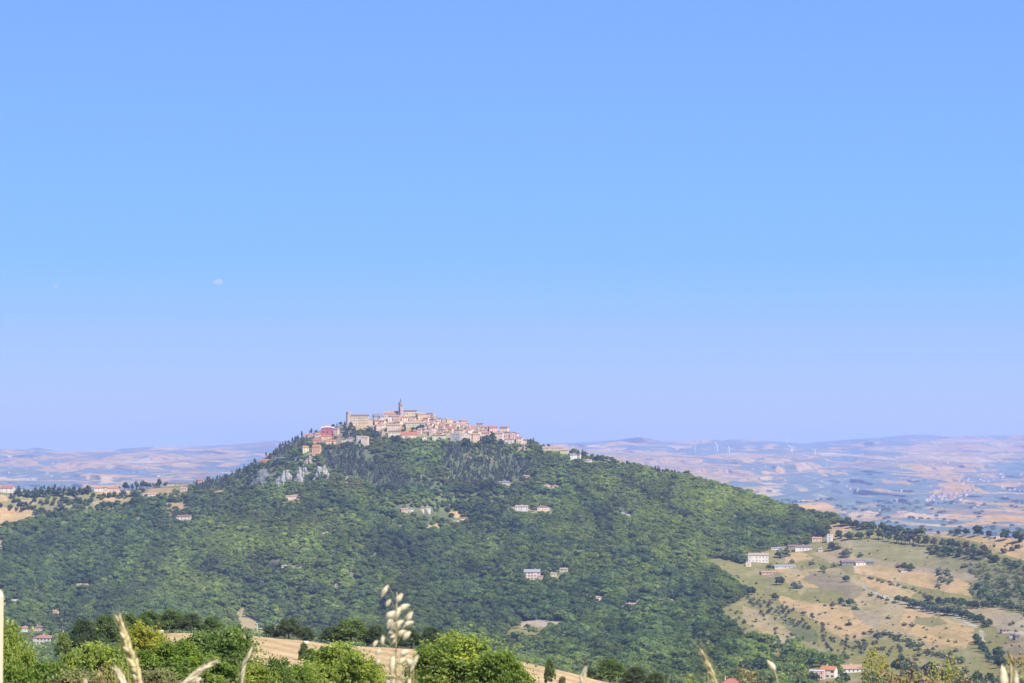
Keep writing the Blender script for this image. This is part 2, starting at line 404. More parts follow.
# woodland tints: soft patches of stands, with slope light and shade painted in (x, y, rx, ry, tint, strength)
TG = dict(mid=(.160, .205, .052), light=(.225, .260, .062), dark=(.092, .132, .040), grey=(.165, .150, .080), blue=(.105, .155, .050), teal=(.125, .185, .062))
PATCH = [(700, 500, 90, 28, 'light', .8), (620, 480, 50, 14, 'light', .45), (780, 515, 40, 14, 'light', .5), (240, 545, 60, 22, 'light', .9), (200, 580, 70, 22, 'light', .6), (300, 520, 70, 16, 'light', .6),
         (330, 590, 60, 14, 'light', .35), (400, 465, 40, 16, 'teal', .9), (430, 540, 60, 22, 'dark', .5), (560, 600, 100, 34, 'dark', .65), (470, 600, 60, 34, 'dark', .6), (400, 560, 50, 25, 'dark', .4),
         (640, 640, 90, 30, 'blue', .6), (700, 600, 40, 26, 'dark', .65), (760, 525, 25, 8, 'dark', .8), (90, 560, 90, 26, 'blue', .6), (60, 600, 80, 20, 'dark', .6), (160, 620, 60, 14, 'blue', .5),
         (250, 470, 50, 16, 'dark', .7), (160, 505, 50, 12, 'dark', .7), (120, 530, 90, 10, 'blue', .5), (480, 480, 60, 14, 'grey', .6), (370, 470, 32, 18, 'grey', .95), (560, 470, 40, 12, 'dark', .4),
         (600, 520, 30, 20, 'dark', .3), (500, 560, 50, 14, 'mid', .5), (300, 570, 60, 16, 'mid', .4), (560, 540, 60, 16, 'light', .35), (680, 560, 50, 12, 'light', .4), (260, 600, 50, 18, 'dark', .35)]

def region_maps(X, Y):
    wx = X + 3.4 * fbm(X / 9, Y / 6, 201, 4); wy = Y + 1.6 * fbm(X / 8, Y / 5, 207, 4)
    C = np.empty(X.shape + (3,)); C[:] = PAL['floor']
    D = np.ones(X.shape); K = np.ones(X.shape)
    gap = fbm(X / 16, Y / 7, 301, 3)
    D = np.where(gap > .44, .45, D); C[gap > .44] = PAL['scrub']
    for poly in CONIF:
        K[inpoly(wx, wy, poly)] = 2
    C[K == 2] = (.085, .095, .05)
    for poly, c, dn, k in REG:
        m = inpoly(wx, wy, poly)
        C[m] = PAL[c]; D[m] = dn; K[m] = k
    # bare soil and dry patches inside open country
    v = fbm(X / 7, Y / 3, 333, 3)
    open_ = (D < .3)
    f = np.where(open_, 1 + .12 * v, 1)[..., None]
    C = C * f
    t2 = (fbm(X / 18, Y / 4.5, 345, 4) > .10) & open_ & (X > 700)
    C[t2] = C[t2] * .72 + np.array(PAL['olive']) * .28
    t4 = (fbm(X / 9, Y / 3, 365, 3) > .30) & open_ & (X > 700)
    C[t4] = C[t4] * .7 + np.array((.10, .105, .05)) * .3
    t3 = (fbm(X / 14, Y / 3, 355, 4) > .26) & open_ & (X > 700)
    C[t3] = C[t3] * .75 + np.array(PAL['pale']) * .25
    return C, D, K

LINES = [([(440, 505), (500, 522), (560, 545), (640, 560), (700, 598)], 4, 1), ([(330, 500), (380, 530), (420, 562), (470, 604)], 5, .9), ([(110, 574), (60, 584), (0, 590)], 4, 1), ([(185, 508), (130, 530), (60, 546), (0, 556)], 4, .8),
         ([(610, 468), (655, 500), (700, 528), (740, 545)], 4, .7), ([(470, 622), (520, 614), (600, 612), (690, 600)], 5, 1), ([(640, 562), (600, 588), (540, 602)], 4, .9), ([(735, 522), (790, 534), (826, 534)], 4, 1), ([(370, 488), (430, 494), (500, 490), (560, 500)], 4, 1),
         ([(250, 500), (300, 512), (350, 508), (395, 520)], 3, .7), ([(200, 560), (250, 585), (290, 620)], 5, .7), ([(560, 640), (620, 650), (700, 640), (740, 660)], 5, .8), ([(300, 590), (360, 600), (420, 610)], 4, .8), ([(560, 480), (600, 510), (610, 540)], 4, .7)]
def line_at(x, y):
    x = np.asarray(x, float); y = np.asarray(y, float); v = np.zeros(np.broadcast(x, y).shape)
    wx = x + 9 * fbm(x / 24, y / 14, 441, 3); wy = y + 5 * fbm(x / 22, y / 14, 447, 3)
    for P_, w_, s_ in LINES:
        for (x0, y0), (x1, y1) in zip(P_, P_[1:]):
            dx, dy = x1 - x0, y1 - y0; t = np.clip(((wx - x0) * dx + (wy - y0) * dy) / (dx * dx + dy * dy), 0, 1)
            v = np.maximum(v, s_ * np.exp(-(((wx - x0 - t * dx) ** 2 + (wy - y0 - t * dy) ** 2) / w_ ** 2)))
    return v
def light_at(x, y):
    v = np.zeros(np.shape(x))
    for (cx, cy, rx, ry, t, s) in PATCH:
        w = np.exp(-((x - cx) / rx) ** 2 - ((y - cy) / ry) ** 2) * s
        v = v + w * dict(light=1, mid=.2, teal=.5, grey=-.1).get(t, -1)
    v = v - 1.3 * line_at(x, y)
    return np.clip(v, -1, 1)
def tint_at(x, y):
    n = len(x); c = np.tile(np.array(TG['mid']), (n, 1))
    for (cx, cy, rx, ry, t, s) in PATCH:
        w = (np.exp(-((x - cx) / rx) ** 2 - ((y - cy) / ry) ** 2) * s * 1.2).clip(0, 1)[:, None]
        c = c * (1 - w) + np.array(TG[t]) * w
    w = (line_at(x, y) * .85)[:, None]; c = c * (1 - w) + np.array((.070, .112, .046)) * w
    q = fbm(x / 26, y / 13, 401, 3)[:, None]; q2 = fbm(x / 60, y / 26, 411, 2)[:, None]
    g1 = fbm(x / 15 + y / 34, y / 70, 421, 3)[:, None]  # down-slope folds: gully shading painted into the crown tint
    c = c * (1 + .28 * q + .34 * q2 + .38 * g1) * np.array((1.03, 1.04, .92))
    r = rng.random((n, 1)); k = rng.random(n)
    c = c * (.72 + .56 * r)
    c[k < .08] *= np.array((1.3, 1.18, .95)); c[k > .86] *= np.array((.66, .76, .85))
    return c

# build hill rows
def hill_rows():
    T = np.concatenate([np.linspace(0, .3, 110) ** 1.0, np.linspace(.3, 1, 190)[1:]])
    ys = ys_hill(xs)
    Y = ys[None] + (YB - ys[None]) * T[:, None]
    X = np.broadcast_to(xs[None], Y.shape)
    return X, Y
XH, YH = hill_rows()
PH = pt(XH, YH, d_hill(XH, YH))
CH, DH, KH = region_maps(XH, YH)
# far rows: start hidden behind the hill
def far_rows():
    yf = itp(xs, YF); y0 = np.maximum(np.minimum(ys_hill(xs) + 14, 560), yf + 20)
    T = np.linspace(0, 1, 260)
    Y = y0[None] + (yf[None] - y0[None]) * T[:, None]
    return np.broadcast_to(xs[None], Y.shape), Y
XF, YFR = far_rows()
PF = pt(XF, YFR, np.maximum.accumulate(d_far(XF, YFR), 0) + np.arange(len(YFR))[:, None] * 1.0)
ridge = PF[-1].copy(); back = ridge.copy(); back[:, :2] *= 1.12; back[:, 2] -= 260; back2 = ridge.copy(); back2[:, :2] *= 1.25; back2[:, 2] -= 420
PFa = np.concatenate([PF, back[None], back2[None]])

HAND_FAR = [
 ([(545, 452), (600, 449), (645, 449), (700, 455), (700, 462), (640, 458), (600, 460)], 'tan'),
 ([(596, 452), (650, 456), (700, 463), (735, 470), (775, 478), (740, 482), (690, 474), (640, 468), (600, 462)], 'pinkt'),
 ([(560, 447), (600, 443), (640, 441), (655, 441), (640, 446), (600, 448)], 'tan'),
 ([(664, 446), (690, 444), (700, 447), (680, 450)], 'tan'),
 ([(700, 457), (740, 452), (790, 458), (840, 468), (800, 472), (740, 462)], 'tan'),
 ([(766, 462), (800, 460), (815, 465), (790, 470)], 'pinkt'),
 ([(750, 486), (775, 482), (790, 492), (770, 498), (745, 495)], 'pale'),
 ([(780, 476), (850, 466), (900, 472), (940, 486), (930, 512), (860, 514), (820, 502), (780, 494)], 'wood'),
 ([(730, 462), (760, 458), (800, 474), (760, 476)], 'wood'),
 ([(893, 470), (930, 467), (960, 474), (975, 482), (950, 484), (920, 476), (898, 474)], 'tan'),
 ([(872, 479), (905, 480), (908, 485), (880, 483)], 'pinkt'),
 ([(905, 447), (950, 441), (1090, 436), (1090, 452), (1000, 452), (940, 462), (900, 460)], 'pinkt'),
 ([(900, 512), (955, 514), (950, 520), (905, 518)], 'gold'),
 ([(770, 440), (850, 439), (910, 435), (950, 437), (900, 446), (840, 452), (780, 448)], 'wood'),
 ([(700, 441), (770, 442), (760, 449), (700, 447)], 'wood'),
 ([(985, 462), (1090, 456), (1090, 478), (1000, 478)], 'wood'),
 ([(990, 455), (1090, 450), (1090, 458), (1000, 462)], 'tan'),
 ([(828, 513), (870, 512), (880, 517), (845, 519)], 'pale'),
 ([(820, 508), (846, 510), (838, 514), (818, 513)], 'tan'),
 ([(-70, 452), (60, 456), (120, 460), (40, 458), (-70, 457)], 'pinkt'),
 ([(82, 462), (120, 456), (150, 451), (170, 452), (140, 460), (95, 466)], 'tan'),
 ([(-70, 464), (30, 462), (60, 468), (20, 472), (-70, 470)], 'pinkt'),
 ([(-70, 468), (25, 466), (55, 472), (60, 480), (-70, 478)], 'wood'),
 ([(25, 480), (90, 468), (150, 470), (160, 477), (100, 484), (30, 486)], 'wood'),
 ([(-70, 480), (34, 478), (30, 484), (-70, 487)], 'gold'),
 ([(130, 478), (190, 474), (195, 480), (140, 482)], 'pinkt'),
 ([(99, 477), (115, 476), (116, 482), (100, 483)], 'pale'),
 ([(190, 455), (240, 448), (270, 446), (240, 458), (200, 464)], 'pinkt'),
 ([(20, 449), (37, 447), (60, 452), (40, 454)], 'wood'), ([(90, 455), (130, 448), (150, 449), (110, 458)], 'wood'),
]
FP = dict(tan=(.60, .36, .10), pinkt=(.54, .33, .12), pale=(.66, .47, .22), gold=(.72, .49, .24), wood=(.078, .100, .098), olive=(.18, .20, .14), dry=(.36, .25, .15))
for k_ in FP: FP[k_] = tuple((.60 if k_ != 'wood' else 1.3) * c for c in FP[k_])
def far_colors(P, X, Y):
    wx = P[..., 0] + 160 * fbm(P[..., 0] / 700, P[..., 1] / 900, 501, 3); wy = P[..., 1] + 260 * fbm(P[..., 0] / 800, P[..., 1] / 900, 507, 3)
    ca, sa = math.cos(.35), math.sin(.35)
    h = voro((wx * ca + wy * sa) / 300, (wy * ca - wx * sa) / 560, 3)
    h2 = voro((wx * ca - wy * sa) / 700, (wy * ca + wx * sa) / 800, 9)
    base = .38 + .42 * fbm(P[..., 0] / 2300, P[..., 1] / 2800, 511, 3) + .1 * (h2 - .5)
    low = np.clip((Y - 470) / 40, 0, 1)
    C = np.empty(X.shape + (3,)); C[:] = FP['olive']
    C[h > .38 - base * .2] = FP['dry']; C[h > .62 - base * .3] = FP['tan']; C[h > .85] = FP['pale']; 
    w = (fbm(P[..., 0] / 900, P[..., 1] / 1500, 521, 4) + .12 * low > .16) | (h < .2)
    C[w] = FP['wood']
    ux = X + 16 * fbm(X / 18, Y / 2.5, 531, 4); uy = Y + 2.6 * fbm(X / 14, Y / 3, 537, 3)
    keep = h2 < 1.1
    for poly, c in HAND_FAR:
        m = inpoly(ux, uy, poly)
        C[m & ((h > .2) | (c != 'wood'))] = FP[c]
        if c == 'wood': C[m & (h > .86)] = FP['tan']; C[m & (h > .74) & (h < .86)] = FP['olive']
        else: C[m & (h < .16)] = FP['olive']; C[m & (h > .8)] = FP['pale']
    # hedges between the fields
    e = np.abs(fbm(P[..., 0] / 260, P[..., 1] / 420, 551, 3)) < .035
    C[e] = FP['wood']
    e2 = (np.abs(fbm(P[..., 0] / 110, P[..., 1] / 300, 557, 3)) < .045) & (h2 < .55)
    C[e2] = FP['wood']
    sp_ = (fbm(P[..., 0] / 90, P[..., 1] / 260, 559, 3) > .42); C[sp_] = C[sp_] * .5 + np.array(FP['pale']) * .5
    C *= (1 + .16 * fbm(P[..., 0] / 60, P[..., 1] / 160, 561, 3))[..., None]
    return C, (C[..., 0] < .11) & (C[..., 0] < C[..., 1])
CF, WOODF = far_colors(PF, XF, YFR)
CFa = np.concatenate([CF, CF[-1:], CF[-1:]])

# hidden slope between the hill and the far country, split as: hill keeps the drop
skyP = PH[0]
def between(a, b, fr, zt):
    return [a + (b - a) * f for f in fr]
drop = []
for f, zf in ((.06, .45), (.14, .75), (.3, .93), (.6, 1.0)):
    p = skyP + (PF[0] - skyP) * f; z = skyP[:, 2] + (PF[0][:, 2] - skyP[:, 2]) * zf
    p[:, 2] = z; drop.append(p)
drop = np.array(drop)[::-1]
hillP = np.concatenate([PF[:1], drop, PH])
cd = np.tile(np.array(PAL['scrub']), (5, len(xs), 1))
hillC = np.concatenate([cd, CH])

# near rows
dn = np.concatenate([np.array([-60, -20, -5, 0, 1.5, 3, 5, 8, 12, 18, 26, 36, 50, 66, 84, 104, 126, 150]), np.linspace(165, 240, 8)])
rows = []; cols = []
xa = xs
for d in dn:
    u = (xa - W / 2) / F / CP
    dd = np.full(xa.shape, max(d, 0.01) if d > 0 else 0.01)
    z = near_z(xa, np.maximum(dd, .01))
    X_ = u * max(d, 30) if d < 30 else u * d
    rows.append(np.stack([X_, np.full(xa.shape, float(d)), z], -1)); 
fr = np.linspace(0, 1, 110)[1:]
for f in fr:
    d = 240 + (d_edge(xa) - 240) * f
    u = (xa - W / 2) / F / CP
    rows.append(np.stack([u * d, d, near_z(xa, d)], -1))
nearP = np.array(rows)
XN = np.broadcast_to(xs[None], nearP.shape[:2])
CN = np.empty(nearP.shape); CN[:] = (.12, .12, .05)
PX, PY = nearP[..., 0], nearP[..., 1]
fld = PY > 215 + 12 * fbm(PX / 20, PY / 30, 601, 3)
CN[fld] = (.37, .265, .145)
st = np.sin((PX * .83 + PY * .30) * .9 + 1.2 * fbm(PX / 30, PY / 30, 605, 2))
CN *= np.where(fld, 1 + .12 * st + .20 * fbm(PX / 5, PY / 16, 611, 4), 1 + .3 * fbm(PX / 5, PY / 5, 615, 3))[..., None]
gr = (fbm(PX / 16, PY / 50, 621, 3) > .38) & fld
CN[gr] = CN[gr] * .8 + np.array((.18, .15, .07)) * .2
lft = (XN < 150) & (PY < 600); CN[lft] = (.08, .11, .035)
# drop from the shoulder to the foot of the hill
e0 = nearP[-1]; b0 = PH[-1]
dr = []
for f, zf in ((.03, .12), (.1, .42), (.25, .75), (.5, .95)):
    p = e0 + (b0 - e0) * f; p[:, 2] = e0[:, 2] + (b0[:, 2] - e0[:, 2]) * zf; dr.append(p)
nearPa = np.concatenate([nearP, np.array(dr), b0[None]])
CNa = np.concatenate([CN, np.tile(np.array(PAL['green']) * .8, (5, len(xs), 1))])

M_hill = terrain_mat('hill_ground', .12, .18, 1.2); M_far = terrain_mat('far_ground', .02, .18, 6.0); M_near = terrain_mat('near_ground', 1.1, .30, .2)
o_near = grid_mesh('ground', nearPa, CNa, M_near)
tag(o_near, 'dry grass shoulder and mown golden field in the foreground', 'ground')
o_hill = grid_mesh('hill', hillP, hillC, M_hill)
tag(o_hill, 'broad wooded hill crowned by the town', 'hill')
o_far = grid_mesh('far_hills', PFa[::-1], CFa[::-1], M_far)
tag(o_far, 'hazy patchwork of far hills along the horizon', 'hills')

# ------------------------------------------------------------------ crowns
def leaf_cloud(n, lobes, size, seed, flat=.35, aspect=1.5, jit=.6, inner=.15, spray=0.0):
    """n small leaf-clump faces on and inside the lobes [(cx,cy,cz,rx,ry,rz)] -> verts, quads, tone"""
    r = np.random.default_rng(seed)
    L = np.array(lobes, float); w = (L[:, 3] * L[:, 5]) + (L[:, 3] * L[:, 4]); w /= w.sum()
    k = r.choice(len(L), n, p=w)
    dirs = r.normal(size=(n, 3)); dirs /= np.linalg.norm(dirs, axis=1)[:, None]
    low = dirs[:, 2] < -.35; dirs[low, 2] *= -.6
    rad = 1 - np.abs(r.normal(size=n)) * inner; rad = np.clip(rad, .25, 1.05)
    if spray:      # twigs that stick out of the crown: leaves gathered round a few directions
        tw_ = r.normal(size=(26 * len(L), 3)); tw_[:, 2] = np.abs(tw_[:, 2]) * 1.1; tw_ /= np.linalg.norm(tw_, axis=1)[:, None]
        m_ = r.random(n) < spray; kk = r.integers(0, 26, n) + 26 * k; dirs[m_] = tw_[kk[m_]] + r.normal(size=(int(m_.sum()), 3)) * .09; rad[m_] = r.uniform(.95, 1.75, int(m_.sum()))
    c = L[k, :3] + dirs * L[k, 3:6] * rad[:, None]
    nrm = dirs + r.normal(size=(n, 3)) * jit; nrm /= np.linalg.norm(nrm, axis=1)[:, None]
    a = np.cross(nrm, r.normal(size=(n, 3))); a /= np.linalg.norm(a, axis=1)[:, None]; b = np.cross(nrm, a)
    s = size * (.6 + .8 * r.random(n))[:, None]
    bend = nrm * s * .25
    V = np.stack([c - a * s * .5 * aspect - bend, c + b * s * .5, c + a * s * .5 * aspect - bend, c - b * s * .5], 1).reshape(-1, 3)
    Q = np.arange(4 * n).reshape(n, 4)
    lt = r.random(len(L))
    tone = np.clip(.5 + (lt[k] - .5) * .7 + (r.random(n) - .5) * .6, 0, 1)
    return V, Q, tone

def crown_mesh(name, V, Q, tone, mat):
    me = np_quads(name, V, Q, mat)
    at = me.attributes.new('tone', 'FLOAT', 'FACE')
    if len(me.polygons) == len(tone): at.data.foreach_set('value', tone.astype(np.float32))
    return me

def lobes_round(seed, h0=.18, n=9, spread=.30, r0=.23, w=1.0):
    r = random.Random(seed); L = [(0, 0, h0 + .42, .30 * w, .30 * w, .36)]
    for i in range(n):
        a = i / n * 6.283 + r.uniform(-.4, .4); q = r.uniform(.55, 1) * spread * w; rr = r0 * r.uniform(.7, 1.2)
        z = h0 + r.uniform(.12, .62); q *= (1.15 - .7 * max(0, z - .5))
        L.append((q * math.cos(a), q * math.sin(a), z, rr, rr, rr * r.uniform(.7, .95)))
    L.append((r.uniform(-.1, .1), r.uniform(-.1, .1), .80, .18, .18, .16))
    return L
def lobes_cone(seed, w=.17):
    r = random.Random(seed); L = []
    for i in range(9):
        z = .08 + i / 9 * .84; q = w * (1.08 - (z) ** 1.6) * r.uniform(.85, 1.15)
        L.append((r.uniform(-.02, .02), r.uniform(-.02, .02), z, q, q, .09))
    return L
def lobes_pine(seed):
    r = random.Random(seed); L = []
    for i in range(8):
        a = r.uniform(0, 6.28); z = .35 + .5 * i / 8; q = .20 * (1.2 - z)
        L.append((q * math.cos(a), q * math.sin(a), z, .19 * (1.35 - z), .19 * (1.35 - z), .12))
    L.append((0, 0, .88, .08, .08, .12)); return L

def trunk_mesh(name, seed, h=.55, r0=.028, limbs=5, mat=M_bark, n=7):
    r = random.Random(seed); mb = MB()
    lean = (r.uniform(-.03, .03), r.uniform(-.03, .03))
    mb.tube([(0, 0, -.06), (lean[0] * .3, lean[1] * .3, h * .25), (lean[0], lean[1], h * .6), (lean[0] * 1.4, lean[1] * 1.2, h)], [r0 * 1.5, r0, r0 * .75, r0 * .3], n)
    for i in range(limbs):
        a = i / limbs * 6.283 + r.uniform(-.3, .3); z0 = h * r.uniform(.35, .8)
        e = (math.cos(a) * r.uniform(.16, .28), math.sin(a) * r.uniform(.16, .28), z0 + r.uniform(.12, .26))
        mb.tube([(lean[0] * .7, lean[1] * .7, z0), (e[0] * .5, e[1] * .5, (z0 + e[2]) / 2 + .02), e], [r0 * .5, r0 * .35, r0 * .12], 5)
    return mb.me(name, mat, True)

# low detail crowns for the wood (crown + short trunk in one source mesh, height 1)
def src(kind, seed, n, size):
    L = dict(round=lambda s: lobes_round(s), cone=lambda s: lobes_cone(s), pine=lambda s: lobes_pine(s), bush=lambda s: lobes_round(s, h0=-.15, n=7, spread=.34))[kind](seed)
    V, Q, t = leaf_cloud(n, L, size, seed, jit=.26, inner=.09)
    me = crown_mesh('wood_crown', V, Q, t, M_leaf_far)
    return bpy.data.objects.new('crown_source', me)

def gn_scatter(name, P, scale, rot, variant, tint, sources, label, cat):
    me = bpy.data.meshes.new(name); n = len(P)
    me.vertices.add(n); me.vertices.foreach_set('co', np.ascontiguousarray(P, np.float32).ravel())
    def at(nm, ty, v, key='value'):
        a = me.attributes.new(nm, ty, 'POINT'); a.data.foreach_set(key, np.ascontiguousarray(v).ravel())
    at('scl', 'FLOAT_VECTOR', scale.astype(np.float32), 'vector'); at('rot', 'FLOAT_VECTOR', rot.astype(np.float32), 'vector')
    at('variant', 'INT', variant.astype(np.int32)); at('tint', 'FLOAT_VECTOR', tint.astype(np.float32), 'vector')
    o = obj(name, me); tag(o, label, cat, None, 'stuff')
    ng = bpy.data.node_groups.new(name + '_scatter', 'GeometryNodeTree')
    ng.interface.new_socket('Geometry', in_out='INPUT', socket_type='NodeSocketGeometry'); ng.interface.new_socket('Geometry', in_out='OUTPUT', socket_type='NodeSocketGeometry')
    gi = ng.nodes.new('NodeGroupInput'); go = ng.nodes.new('NodeGroupOutput')
    ip = ng.nodes.new('GeometryNodeInstanceOnPoints'); jn = ng.nodes.new('GeometryNodeJoinGeometry')
    for s in sources:
        oi = ng.nodes.new('GeometryNodeObjectInfo'); oi.inputs['Object'].default_value = s; oi.inputs['As Instance'].default_value = True
        ng.links.new(oi.outputs['Geometry'], jn.inputs[0])
    def na(nm, ty):
        a = ng.nodes.new('GeometryNodeInputNamedAttribute'); a.data_type = ty; a.inputs['Name'].default_value = nm; return a.outputs['Attribute']
    ng.links.new(gi.outputs[0], ip.inputs['Points']); ng.links.new(jn.outputs[0], ip.inputs['Instance'])
    ip.inputs['Pick Instance'].default_value = True
    ng.links.new(na('variant', 'INT'), ip.inputs['Instance Index']); ng.links.new(na('rot', 'FLOAT_VECTOR'), ip.inputs['Rotation']); ng.links.new(na('scl', 'FLOAT_VECTOR'), ip.inputs['Scale'])
    ng.links.new(ip.outputs[0], go.inputs[0])
    md = o.modifiers.new('scatter', 'NODES'); md.node_group = ng
    return o

def sample_grid(P, X, Y, dens, smax=1e9):
    """points on a grid of quads, dens = points per m2 at the quad's corner"""
    a = P[:-1, :-1]; b = P[:-1, 1:]; c = P[1:, :-1]; e = P[1:, 1:]
    ar = np.linalg.norm(np.cross(b - a, c - a), axis=-1)
    # horizontal area only, so that steep or folded quads do not crowd
    ar = np.abs((b - a)[..., 0] * (c - a)[..., 1] - (b - a)[..., 1] * (c - a)[..., 0])
    m = (X[:-1, :-1] > -70) & (X[:-1, :-1] < 1094)
    lam = ar * dens[:-1, :-1] * m
    n = rng.poisson(np.minimum(lam, smax)); idx = np.repeat(np.arange(n.size), n.ravel())
    s = rng.random(len(idx))[:, None]; t = rng.random(len(idx))[:, None]
    A = a.reshape(-1, 3)[idx]; B = b.reshape(-1, 3)[idx]; Cc = c.reshape(-1, 3)[idx]; E = e.reshape(-1, 3)[idx]
    p = A * (1 - s) * (1 - t) + B * s * (1 - t) + Cc * (1 - s) * t + E * s * t
    xx = X[:-1, :-1].ravel()[idx]; yy = Y[:-1, :-1].ravel()[idx]
    return p, xx, yy, idx

BLDG = []          # (x0, x1, y0, y1) boxes in the picture kept free of woodland trees: filled by the house tables below
exec_houses = []

# ------------------------------------------------------------------ buildings
WM = {k: surf_mat('plaster_' + k, tuple(.92 * q for q in c), .16, .5, streak=True) for k, c in dict(
    cream=(.70, .53, .39), white=(.70, .63, .54), pink=(.62, .46, .35), ochre=(.56, .42, .24), salmon=(.62, .42, .32), stone=(.46, .38, .31), grey=(.36, .35, .34), tan=(.58, .44, .31),
    olivecream=(.50, .48, .34), crimson=(.42, .13, .16), orange=(.62, .36, .20), yellow=(.66, .53, .33), darkstone=(.22, .20, .19), bluewhite=(.56, .54, .50), palepink=(.66, .50, .40)).items()}
RM = {k: tile_mat('roof_' + k, tuple(.62 * q for q in c)) for k, c in dict(
    terracotta=(.48, .24, .14), pinktile=(.54, .32, .21), brown=(.28, .17, .12), red=(.50, .17, .11), orange=(.56, .24, .10), grey=(.26, .25, .25), purple=(.26, .19, .20), pale=(.50, .36, .26), bluegrey=(.36, .36, .36)).items()}
M_glass = surf_mat('window_glass', (.045, .05, .06), .2, 2, rough=.25, spec=.5)
M_shut = surf_mat('shutter_paint', (.16, .11, .07), .2, 3)
M_door = surf_mat('door_wood', (.12, .07, .04), .25, 3)
M_white = surf_mat('white_paint', (.78, .77, .74), .06, 2)
M_conc = surf_mat('concrete', (.42, .41, .39), .2, 1.5)
M_metal = surf_mat('dark_metal', (.10, .10, .11), .15, 4, rough=.5)
M_green = surf_mat('copper_green', (.09, .15, .14), .2, 2)
M_hole = surf_mat('opening_shade', (.03, .028, .028), .2, 2)

_wc = {}
def win_mesh(w, h, kind='window'):
    k = (round(w, 1), round(h, 1), kind)
    if k not in _wc:
        mb = MB()
        mb.box(-w / 2, w / 2, -.03, .1, 0, h)
        me = mb.me(kind, M_door if kind == 'door' else M_glass); _wc[k] = me
    return _wc[k]
_sc = {}
def shutter_mesh(h):
    k = round(h, 1)
    if k not in _sc: _sc[k] = MB().box(-.28, .28, -.07, .0, -.05, h + .05).me('shutter', M_shut)
    return _sc[k]

def put_child(name, me, parent, loc, rz=0.0, **kw):
    o = obj(name, me, parent, loc, rz)
    return tag(o, **kw) if kw else o

def roof_mesh(name, w, d, h, rise, kind, mat, ov=.45, th=.22):
    x0, x1, y0, y1 = -w / 2 - ov, w / 2 + ov, -ov, d + ov
    mb = MB(); z = h - ov * rise / (d / 2 + .01) * .8 if kind == 'gx' else h
    if kind == 'gx':      # ridge along the front
        ym = d / 2; zt = h + rise; ze = h - .1
        for s, (ya) in ((0, y0), (1, y1)):
            v = [(x0, ya, ze), (x1, ya, ze), (x1, ym, zt), (x0, ym, zt), (x0, ya, ze + th), (x1, ya, ze + th), (x1, ym, zt + th), (x0, ym, zt + th)]
            mb.add(v, [(0, 3, 2, 1), (4, 5, 6, 7), (0, 1, 5, 4), (1, 2, 6, 5), (3, 0, 4, 7)] if s == 0 else [(0, 1, 2, 3), (4, 7, 6, 5), (1, 0, 4, 5), (2, 1, 5, 6), (0, 3, 7, 4)])
    elif kind == 'gy':    # gable towards the front
        zt = h + rise; ze = h - .1
        for s, xa in ((0, x0), (1, x1)):
            v = [(xa, y0, ze), (xa, y1, ze), (0, y1, zt), (0, y0, zt), (xa, y0, ze + th), (xa, y1, ze + th), (0, y1, zt + th), (0, y0, zt + th)]
            f = [(0, 3, 2, 1), (4, 5, 6, 7), (0, 1, 5, 4), (1, 2, 6, 5), (3, 0, 4, 7)]
            mb.add(v, [q[::-1] for q in f] if s == 0 else f)
    elif kind == 'hip':
        zt = h + rise; ze = h - .05; q = min(w, d) / 2
        if w >= d: a, b = (x0 + q + ov, d / 2, zt), (x1 - q - ov, d / 2, zt)
        else: a, b = (0, q, zt), (0, d - q, zt)
        v = [(x0, y0, ze), (x1, y0, ze), (x1, y1, ze), (x0, y1, ze), (x0, y0, ze + th), (x1, y0, ze + th), (x1, y1, ze + th), (x0, y1, ze + th), a, b]
        f = [(0, 3, 2, 1), (0, 1, 5, 4), (1, 2, 6, 5), (2, 3, 7, 6), (3, 0, 4, 7)]
        f += [(4, 5, 9, 8), (5, 6, 9), (6, 7, 8, 9), (7, 4, 8)] if w >= d else [(4, 5, 8), (5, 6, 9, 8), (6, 7, 9), (7, 4, 8, 9)]
        mb.add(v, f)
    elif kind == 'shed':
        v = [(x0, y0, h), (x1, y0, h), (x1, y1, h + rise), (x0, y1, h + rise), (x0, y0, h + th), (x1, y0, h + th), (x1, y1, h + rise + th), (x0, y1, h + rise + th)]
        mb.add(v, [(0, 3, 2, 1), (4, 5, 6, 7), (0, 1, 5, 4), (1, 2, 6, 5), (2, 3, 7, 6), (3, 0, 4, 7)])
    elif kind == 'flat':
        mb.box(-w / 2 - .12, w / 2 + .12, -.12, d + .12, h + .003, h + .32)
    elif kind == 'arch':
        n = 8; v = []
        for i in range(n + 1):
            a = math.pi * i / n; x = -math.cos(a) * (w / 2 + ov); z = h + math.sin(a) * rise
            v += [(x, y0, z), (x, y1, z), (x, y0, z + th * 2), (x, y1, z + th * 2)]
        f = []
        for i in range(n):
            b = 4 * i; f += [(b + 2, b + 6, b + 7, b + 3), (b, b + 1, b + 5, b + 4), (b, b + 4, b + 6, b + 2), (b + 1, b + 3, b + 7, b + 5)]
        mb.add(v, f)
    return mb.me(name, mat)

